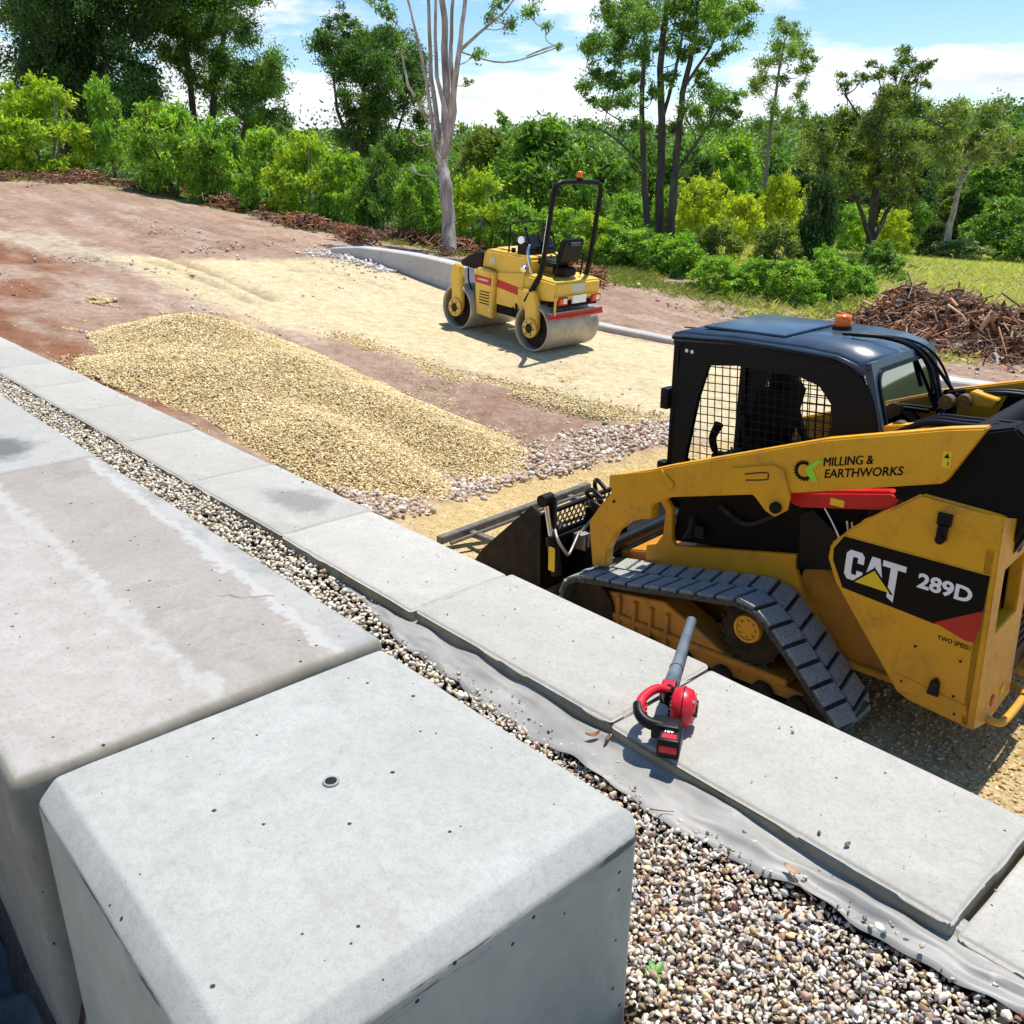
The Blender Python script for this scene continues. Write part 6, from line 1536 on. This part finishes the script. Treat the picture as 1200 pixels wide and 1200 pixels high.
# ------------------------------------------------------------------ far woodland on the hills
def woodland():
    rng = np.random.default_rng(77); N = 5200
    az = np.radians(rng.uniform(-36, 38, N)); r = 62+rng.uniform(0, 1, N)**.75*260
    x = r*np.sin(az); y = r*np.cos(az)
    keep = ~((r < 95) & (np.degrees(az) > 18)); x, y, r = x[keep], y[keep], r[keep]
    z = site(x, y); R_ = rng.uniform(1.8, 3.6, len(x)); hgt = rng.uniform(2.0, 7.0, len(x))
    pal = np.array([(.06, .12, .035), (.09, .18, .045), (.13, .24, .055), (.10, .15, .045), (.045, .09, .03), (.20, .31, .07)])
    Vs = []; Cs = []
    for i in range(len(x)):
        m = int(np.clip(15000/r[i], 60, 180)); L_ = np.clip(r[i]*.0038, .28, .95)
        q = rng.normal(size=(m, 3)); q /= np.linalg.norm(q, axis=1)[:, None]; q *= (rng.uniform(.4, .95, m)*R_[i])[:, None]; q[:, 2] = q[:, 2]*.85
        p = q+np.array([x[i], y[i], z[i]+hgt[i]]); ax = rng.normal(size=(m, 3)); ax /= np.linalg.norm(ax, axis=1)[:, None]
        sd = np.cross(ax, rng.normal(size=(m, 3))); sd /= np.linalg.norm(sd, axis=1)[:, None]; ln = L_*rng.uniform(.6, 1.2, m)[:, None]
        Vs.append(np.stack([p-ax*ln*.5, p+sd*ln*.32, p+ax*ln*.5, p-sd*ln*.32], 1).reshape(-1, 3))
        c = pal[rng.integers(0, 6)]*rng.uniform(.9, 1.45); Cs.append(np.repeat(np.clip(c*rng.uniform(.7, 1.35, m)[:, None], .005, .4), 4, 0))
    V = np.concatenate(Vs); col = np.concatenate(Cs); Fc = np.arange(len(V)).reshape(-1, 4)
    tag(link('far_woodland', np_mesh('far_woodland', V, Fc, col), M['leaf']), 'dark green forest covering the distant hills', 'forest', kind='stuff')
woodland()
# undergrowth at the dirt edge and grass
def grass(name, N, fx, Lr, pal, label, seed, w=.012, lean=.5):
    rng = np.random.default_rng(seed); x, y = fx(rng, N); z = site(x, y); n = len(x)
    ln = rng.uniform(*Lr, n)[:, None]; d = np.c_[rng.normal(size=(n, 2))*lean, np.ones(n)]; d /= np.linalg.norm(d, axis=1)[:, None]
    s = np.c_[rng.normal(size=(n, 2)), np.zeros(n)]; s /= np.linalg.norm(s, axis=1)[:, None]; p = np.c_[x, y, z-.02]
    V = np.stack([p-s*w, p+s*w, p+d*ln*.6+s*w*.7+np.c_[d[:, :2]*.1, np.zeros(n)]*ln, p+d*ln+np.c_[d[:, :2]*.3, -np.abs(d[:, 0])*.2]*ln], 1).reshape(-1, 3)
    c = np.array(pal)[rng.integers(0, len(pal), n)]*rng.uniform(.75, 1.25, n)[:, None]
    tag(link(name, np_mesh(name, V, np.arange(n*4).reshape(n, 4), np.repeat(np.clip(c, .01, .7), 4, 0)), M['leaf']), label, 'grass', kind='stuff')
def edge_line(rng, N, w0, w1, x0=0, x1=1):
    pth = np.array([GP(*p)[:2] for p in [(0, 214), (60, 212), (130, 215), (200, 228), (250, 240), (310, 255), (350, 264), (420, 276), (480, 288), (525, 296), (600, 303), (700, 325), (760, 338), (850, 360), (930, 372), (1010, 385)]])
    t = rng.uniform(x0, x1, N)*(len(pth)-1); i = np.minimum(t.astype(int), len(pth)-2); f_ = (t-i)[:, None]; q = pth[i]*(1-f_)+pth[i+1]*f_
    back = q/np.linalg.norm(q, axis=1)[:, None]
    return q+back*rng.uniform(w0, w1, N)[:, None]+rng.normal(size=(N, 2))*.25
def f1(rng, N): q = edge_line(rng, N, .2, 5); m = vnoise(q[:, 0], q[:, 1], .9, 4) > .4; return q[m, 0], q[m, 1]
grass('verge_grass', 60000, f1, (.06, .26), [(.14, .20, .04), (.22, .24, .07), (.09, .15, .03), (.32, .29, .13), (.25, .33, .06)], 'rough green and straw grass under the shrubs at the dirt edge', 81, .007, .8)
def f2(rng, N):
    x = rng.uniform(5, 40, N); y = rng.uniform(15.5, 70, N); m = (x/y > .22) & (x/y < .72) & ((y > 19.5-.0*x) | (vnoise(x, y, .8, 3) > .45)); return x[m], y[m]
grass('clearing_grass', 300000, f2, (.08, .30), [(.46, .48, .15), (.58, .55, .22), (.34, .42, .09), (.48, .52, .14), (.62, .56, .28)], 'pale yellow green long grass in the clearing on the right', 82, .009, .7)
def f3(rng, N): q = edge_line(rng, N, -.7, .6, .35, 1); m = vnoise(q[:, 0], q[:, 1], 1.1, 14) > .5; return q[m, 0], q[m, 1]
grass('edge_weeds', 12000, f3, (.05, .22), [(.22, .26, .07), (.35, .32, .12), (.12, .20, .04)], 'patchy weeds along the lip of the dirt', 83, .008, .8)
def litter(name, q, N, pal, label, seed, L_=(.04, .22), w=.012, up=.2, zr=(0, .10)):
    rng = np.random.default_rng(seed); n = len(q); p = np.c_[q, site(q[:, 0], q[:, 1])+rng.uniform(zr[0], zr[1], n)]
    d = rng.normal(size=(n, 3)); d[:, 2] *= up; d /= np.linalg.norm(d, axis=1)[:, None]; s = np.cross(d, rng.normal(size=(n, 3))); s /= np.linalg.norm(s, axis=1)[:, None]
    ln = rng.uniform(*L_, n)[:, None]; ww = w*rng.uniform(.5, 1.8, n)[:, None]; u = np.cross(d, s)
    V = np.concatenate([np.stack([p-d*ln*.5+(s*math.cos(a)+u*math.sin(a))*ww, p+d*ln*.5+(s*math.cos(a)+u*math.sin(a))*ww*.6], 1) for a in (0, 2.094, 4.189)], 1).reshape(-1, 3)
    i = np.arange(n)[:, None]*6; Fc = np.concatenate([i+np.array(f) for f in ([0, 1, 3, 2], [2, 3, 5, 4], [4, 5, 1, 0])], 0)
    c = np.array(pal)[rng.integers(0, len(pal), n)]*rng.uniform(.6, 1.3, n)[:, None]
    return tag(link(name, np_mesh(name, V, Fc, np.repeat(np.clip(c, .01, .6), 6, 0)), M['heapstone']), label, 'litter', kind='stuff')
rng = np.random.default_rng(90)
q = edge_line(rng, 16000, -.9, 1.0, 0, .72); m = vnoise(q[:, 0], q[:, 1], .8, 33) > .52; q = q[m]
litter('bark_litter', q, 0, [(.24, .09, .04), (.32, .16, .08), (.16, .08, .05), (.38, .24, .15), (.10, .06, .04)], 'reddish brown bark litter and roots along the shrub line', 91, zr=(0, .22))
# windrows of cleared debris: a few clearly piled spots
sp = []
for px, py, n_, r_ in ((255, 238, 260, .5), (98, 212, 260, .8), (275, 247, 300, .6), (330, 256, 150, .5), (415, 283, 220, .5), (492, 287, 380, .7), (360, 268, 260, .5), (545, 297, 260, .4), (230, 230, 300, .5), (665, 325, 300, .4), (690, 333, 300, .4)):
    c = GP(px, py)[:2]; sp.append(c+rng.normal(size=(n_, 2))*r_*.5)
litter('debris_clumps', np.concatenate(sp), 0, [(.40, .15, .06), (.46, .24, .12), (.18, .09, .06), (.30, .14, .08)], 'heaped red brown roots and bark at the dirt edge', 92, (.08, .4), .016, .5, (0, .35))
# ------------------------------------------------------------------ stump and root pile
def brush():
    rng = np.random.default_rng(95); c = [GP(1062, 388), GP(1115, 400), GP(1165, 412), GP(1215, 420)]
    hs = [.95, 1.0, .85, .7]; n = 8200; k = rng.integers(0, 4, n); C_ = np.array(c)
    q = C_[k][:, :2]+rng.normal(size=(n, 2))*np.array([.62, .5]); hmax = np.zeros(n)
    for (cx, cy, cz), h in zip(c, hs): hmax = np.maximum(hmax, h*np.exp(-(((q[:, 0]-cx)/.85)**2+((q[:, 1]-cy)/.7)**2)))
    z = site(q[:, 0], q[:, 1])+hmax*rng.uniform(.2, 1.0, n)**.6
    d = rng.normal(size=(n, 3)); d[:, 2] *= .55; d[:, 0] *= 1.3; d /= np.linalg.norm(d, axis=1)[:, None]; ln = rng.gamma(2.2, .13, n)[:, None]; ww = np.clip(rng.gamma(1.6, .009, n), .005, .07)[:, None]
    s = np.cross(d, rng.normal(size=(n, 3))); s /= np.linalg.norm(s, axis=1)[:, None]; u = np.cross(d, s); p = np.c_[q, z]
    bend = rng.normal(size=(n, 3))*ln*.15
    rings = []
    for t, sc in ((-.5, 1), (0, .85), (.5, .45)):
        o = p+d*ln*t+(bend if t == 0 else 0)
        rings.append(np.stack([o+(s*math.cos(a)+u*math.sin(a))*ww*sc for a in np.arange(5)*2*math.pi/5], 1))
    V = np.concatenate(rings, 1).reshape(-1, 3); b = np.arange(n)[:, None]*15
    Fc = np.concatenate([b+np.array([r*5+j, (r+1)*5+j, (r+1)*5+(j+1) % 5, r*5+(j+1) % 5]) for r in (0, 1) for j in range(5)], 0)
    pal = np.array([(.36, .16, .07), (.46, .25, .12), (.18, .08, .045), (.55, .37, .22), (.10, .06, .05), (.46, .42, .36), (.28, .13, .07), (.40, .18, .08)])
    col = pal[rng.integers(0, len(pal), n)]*rng.uniform(.6, 1.25, n)[:, None]
    # earth core so that no daylight passes through the heap
    g = 60; x, y = np.meshgrid(np.linspace(min(a[0] for a in c)-2, max(a[0] for a in c)+2, g), np.linspace(min(a[1] for a in c)-2, max(a[1] for a in c)+2, g), indexing='ij')
    hh = np.zeros_like(x)
    for (cx, cy, cz), h in zip(c, hs): hh = np.maximum(hh, h*.75*np.exp(-(((x-cx)/.85)**2+((y-cy)/.7)**2)))
    hh += (vnoise(x, y, 2, 8)-.5)*.25*(hh > .05)-.06
    idx = np.arange(g*g).reshape(g, g); F2 = np.stack([idx[:-1, :-1], idx[1:, :-1], idx[1:, 1:], idx[:-1, 1:]], -1).reshape(-1, 4)
    r_ = empty('root_pile', c[1]); tag(r_, 'tangled reddish brown pile of uprooted stumps, roots and branches by the grass', 'root pile')
    o = link('roots', np_mesh('roots', V-np.array(c[1]), Fc, np.repeat(np.clip(col, .01, .6), 15, 0), True), M['heapstone'], r_); o['kind'] = 'stuff'
    link('soil_core', np_mesh('soil_core', np.stack([x, y, site(x, y)+hh], -1).reshape(-1, 3)-np.array(c[1]), F2, None, True), plain('root_soil', (.09, .05, .03), .95, var=.5, scale=6, bump=1), r_)
    for i, (px, py, hz, dx, dz, L_, rr, cc) in enumerate([(1110, 366, .6, -.9, .28, 1.5, .085, 'bark_grey'), (1095, 392, .35, .75, .35, 1.1, .11, 'wood_brown'), (1010, 384, .15, .9, .1, .9, .07, 'wood_brown'), (1172, 388, .55, .95, -.15, 1.4, .06, 'bark_grey'), (1060, 372, .75, .5, -.5, .8, .09, 'wood_brown'), (1150, 402, .3, .9, .1, 1.3, .05, 'bark_grey')]):
        b_ = GP(px, py+14); m = MB(); v = Vector((dx, .2, dz)).normalized()*L_/2; p0 = Vector((b_[0], b_[1], b_[2]+hz*.7))-Vector(c[1]); m.tube([p0-v, p0+Vector((0, .04, .04)), p0+v], rr, n=10, taper=rr*.7)
        m.build('log', M[cc], r_)
brush()
# ------------------------------------------------------------------ sky, sun, camera
w = bpy.data.worlds.new('World'); S.world = w; w.use_nodes = True; nt = w.node_tree; bg = nt.nodes['Background']
sky = nt.nodes.new('ShaderNodeTexSky'); sky.sky_type = 'NISHITA'; sky.sun_disc = False
EL, AZ = 72.0, 38.0            # sun: elevation, azimuth clockwise from the viewing direction
sky.sun_elevation = math.radians(EL); sky.sun_rotation = math.radians(AZ); sky.air_density = 1.0; sky.dust_density = .4; sky.ozone_density = 1.6
SKYS = .125
tc = nt.nodes.new('ShaderNodeTexCoord'); sx = nt.nodes.new('ShaderNodeSeparateXYZ'); nt.links.new(tc.outputs['Generated'], sx.inputs[0])
def wm(op, a, b=None, cl=False):
    n_ = nt.nodes.new('ShaderNodeMath'); n_.operation = op; n_.use_clamp = cl
    for i, v in enumerate((a, b)):
        if v is None: continue
        if hasattr(v, 'is_linked'): nt.links.new(v, n_.inputs[i])
        else: n_.inputs[i].default_value = v
    return n_.outputs[0]
zz = wm('MAXIMUM', sx.outputs['Z'], .0); den = wm('ADD', zz, .16)
cx = wm('DIVIDE', sx.outputs['X'], den); cy = wm('DIVIDE', sx.outputs['Y'], den)
cb = nt.nodes.new('ShaderNodeCombineXYZ'); nt.links.new(cx, cb.inputs[0]); nt.links.new(cy, cb.inputs[1])
def wn(scale, det, off, rough=.6):
    mp = nt.nodes.new('ShaderNodeMapping'); mp.inputs['Location'].default_value = off; nt.links.new(cb.outputs[0], mp.inputs[0])
    n_ = nt.nodes.new('ShaderNodeTexNoise'); n_.inputs['Scale'].default_value = scale; n_.inputs['Detail'].default_value = det; n_.inputs['Roughness'].default_value = rough
    nt.links.new(mp.outputs[0], n_.inputs['Vector']); return n_.outputs['Fac']
cl = wn(.95, 9, (2.3, 7.7, 0), .60)
# cloudier toward the left and the horizon, clearer overhead right
bias = wm('MULTIPLY', sx.outputs['X'], -.13); bias = wm('ADD', bias, wm('MULTIPLY', wm('SUBTRACT', .14, zz), .85)); cl = wm('ADD', cl, bias)
cr = nt.nodes.new('ShaderNodeValToRGB'); cr.color_ramp.elements[0].position = .485; cr.color_ramp.elements[1].position = .56; nt.links.new(cl, cr.inputs[0])
sh = nt.nodes.new('ShaderNodeValToRGB'); sh.color_ramp.elements[0].position = .45; sh.color_ramp.elements[1].position = .75
sh.color_ramp.elements[0].color = (6.8, 6.9, 7.2, 1); sh.color_ramp.elements[1].color = (4.2, 4.6, 5.4, 1); nt.links.new(wn(1.6, 8, (4, 1, 0)), sh.inputs[0])
mx = nt.nodes.new('ShaderNodeMix'); mx.data_type = 'RGBA'; nt.links.new(wm('MULTIPLY', cr.outputs[0], .93), mx.inputs[0]); hs_ = nt.nodes.new('ShaderNodeHueSaturation'); hs_.inputs['Saturation'].default_value = 1.27; hs_.inputs['Value'].default_value = .95; nt.links.new(sky.outputs[0], hs_.inputs['Color']); nt.links.new(hs_.outputs[0], mx.inputs[6]); nt.links.new(sh.outputs[0], mx.inputs[7])
nt.links.new(mx.outputs[2], bg.inputs['Color']); bg.inputs['Strength'].default_value = SKYS
sn = bpy.data.lights.new('sun', 'SUN'); sn.energy = 4.4; sn.angle = math.radians(.5); sn.color = (1.0, .945, .86); so = bpy.data.objects.new('sun', sn); C.objects.link(so)
e_, a_ = math.radians(EL), math.radians(AZ); sd = Vector((math.cos(e_)*math.sin(a_), math.cos(e_)*math.cos(a_), math.sin(e_)))
so.rotation_euler = sd.to_track_quat('Z', 'Y').to_euler(); so.location = (0, 0, 30)
cam = bpy.data.cameras.new('camera'); co = bpy.data.objects.new('camera', cam); C.objects.link(co); S.camera = co
cam.sensor_width = 36; cam.lens = F/1200*36; cam.clip_end = 3000; cam.clip_start = .05
co.location = (0, 0, H); co.rotation_euler = (math.pi/2-PITCH, 0, 0)
S.view_settings.view_transform = 'Standard'; S.view_settings.look = 'None'; S.view_settings.gamma = 1; S.view_settings.use_curve_mapping = False
S.view_settings.exposure = .50
S.cycles.max_bounces = 6; S.cycles.diffuse_bounces = 3; S.cycles.transparent_max_bounces = 12
S.render.resolution_x = S.render.resolution_y = 1024
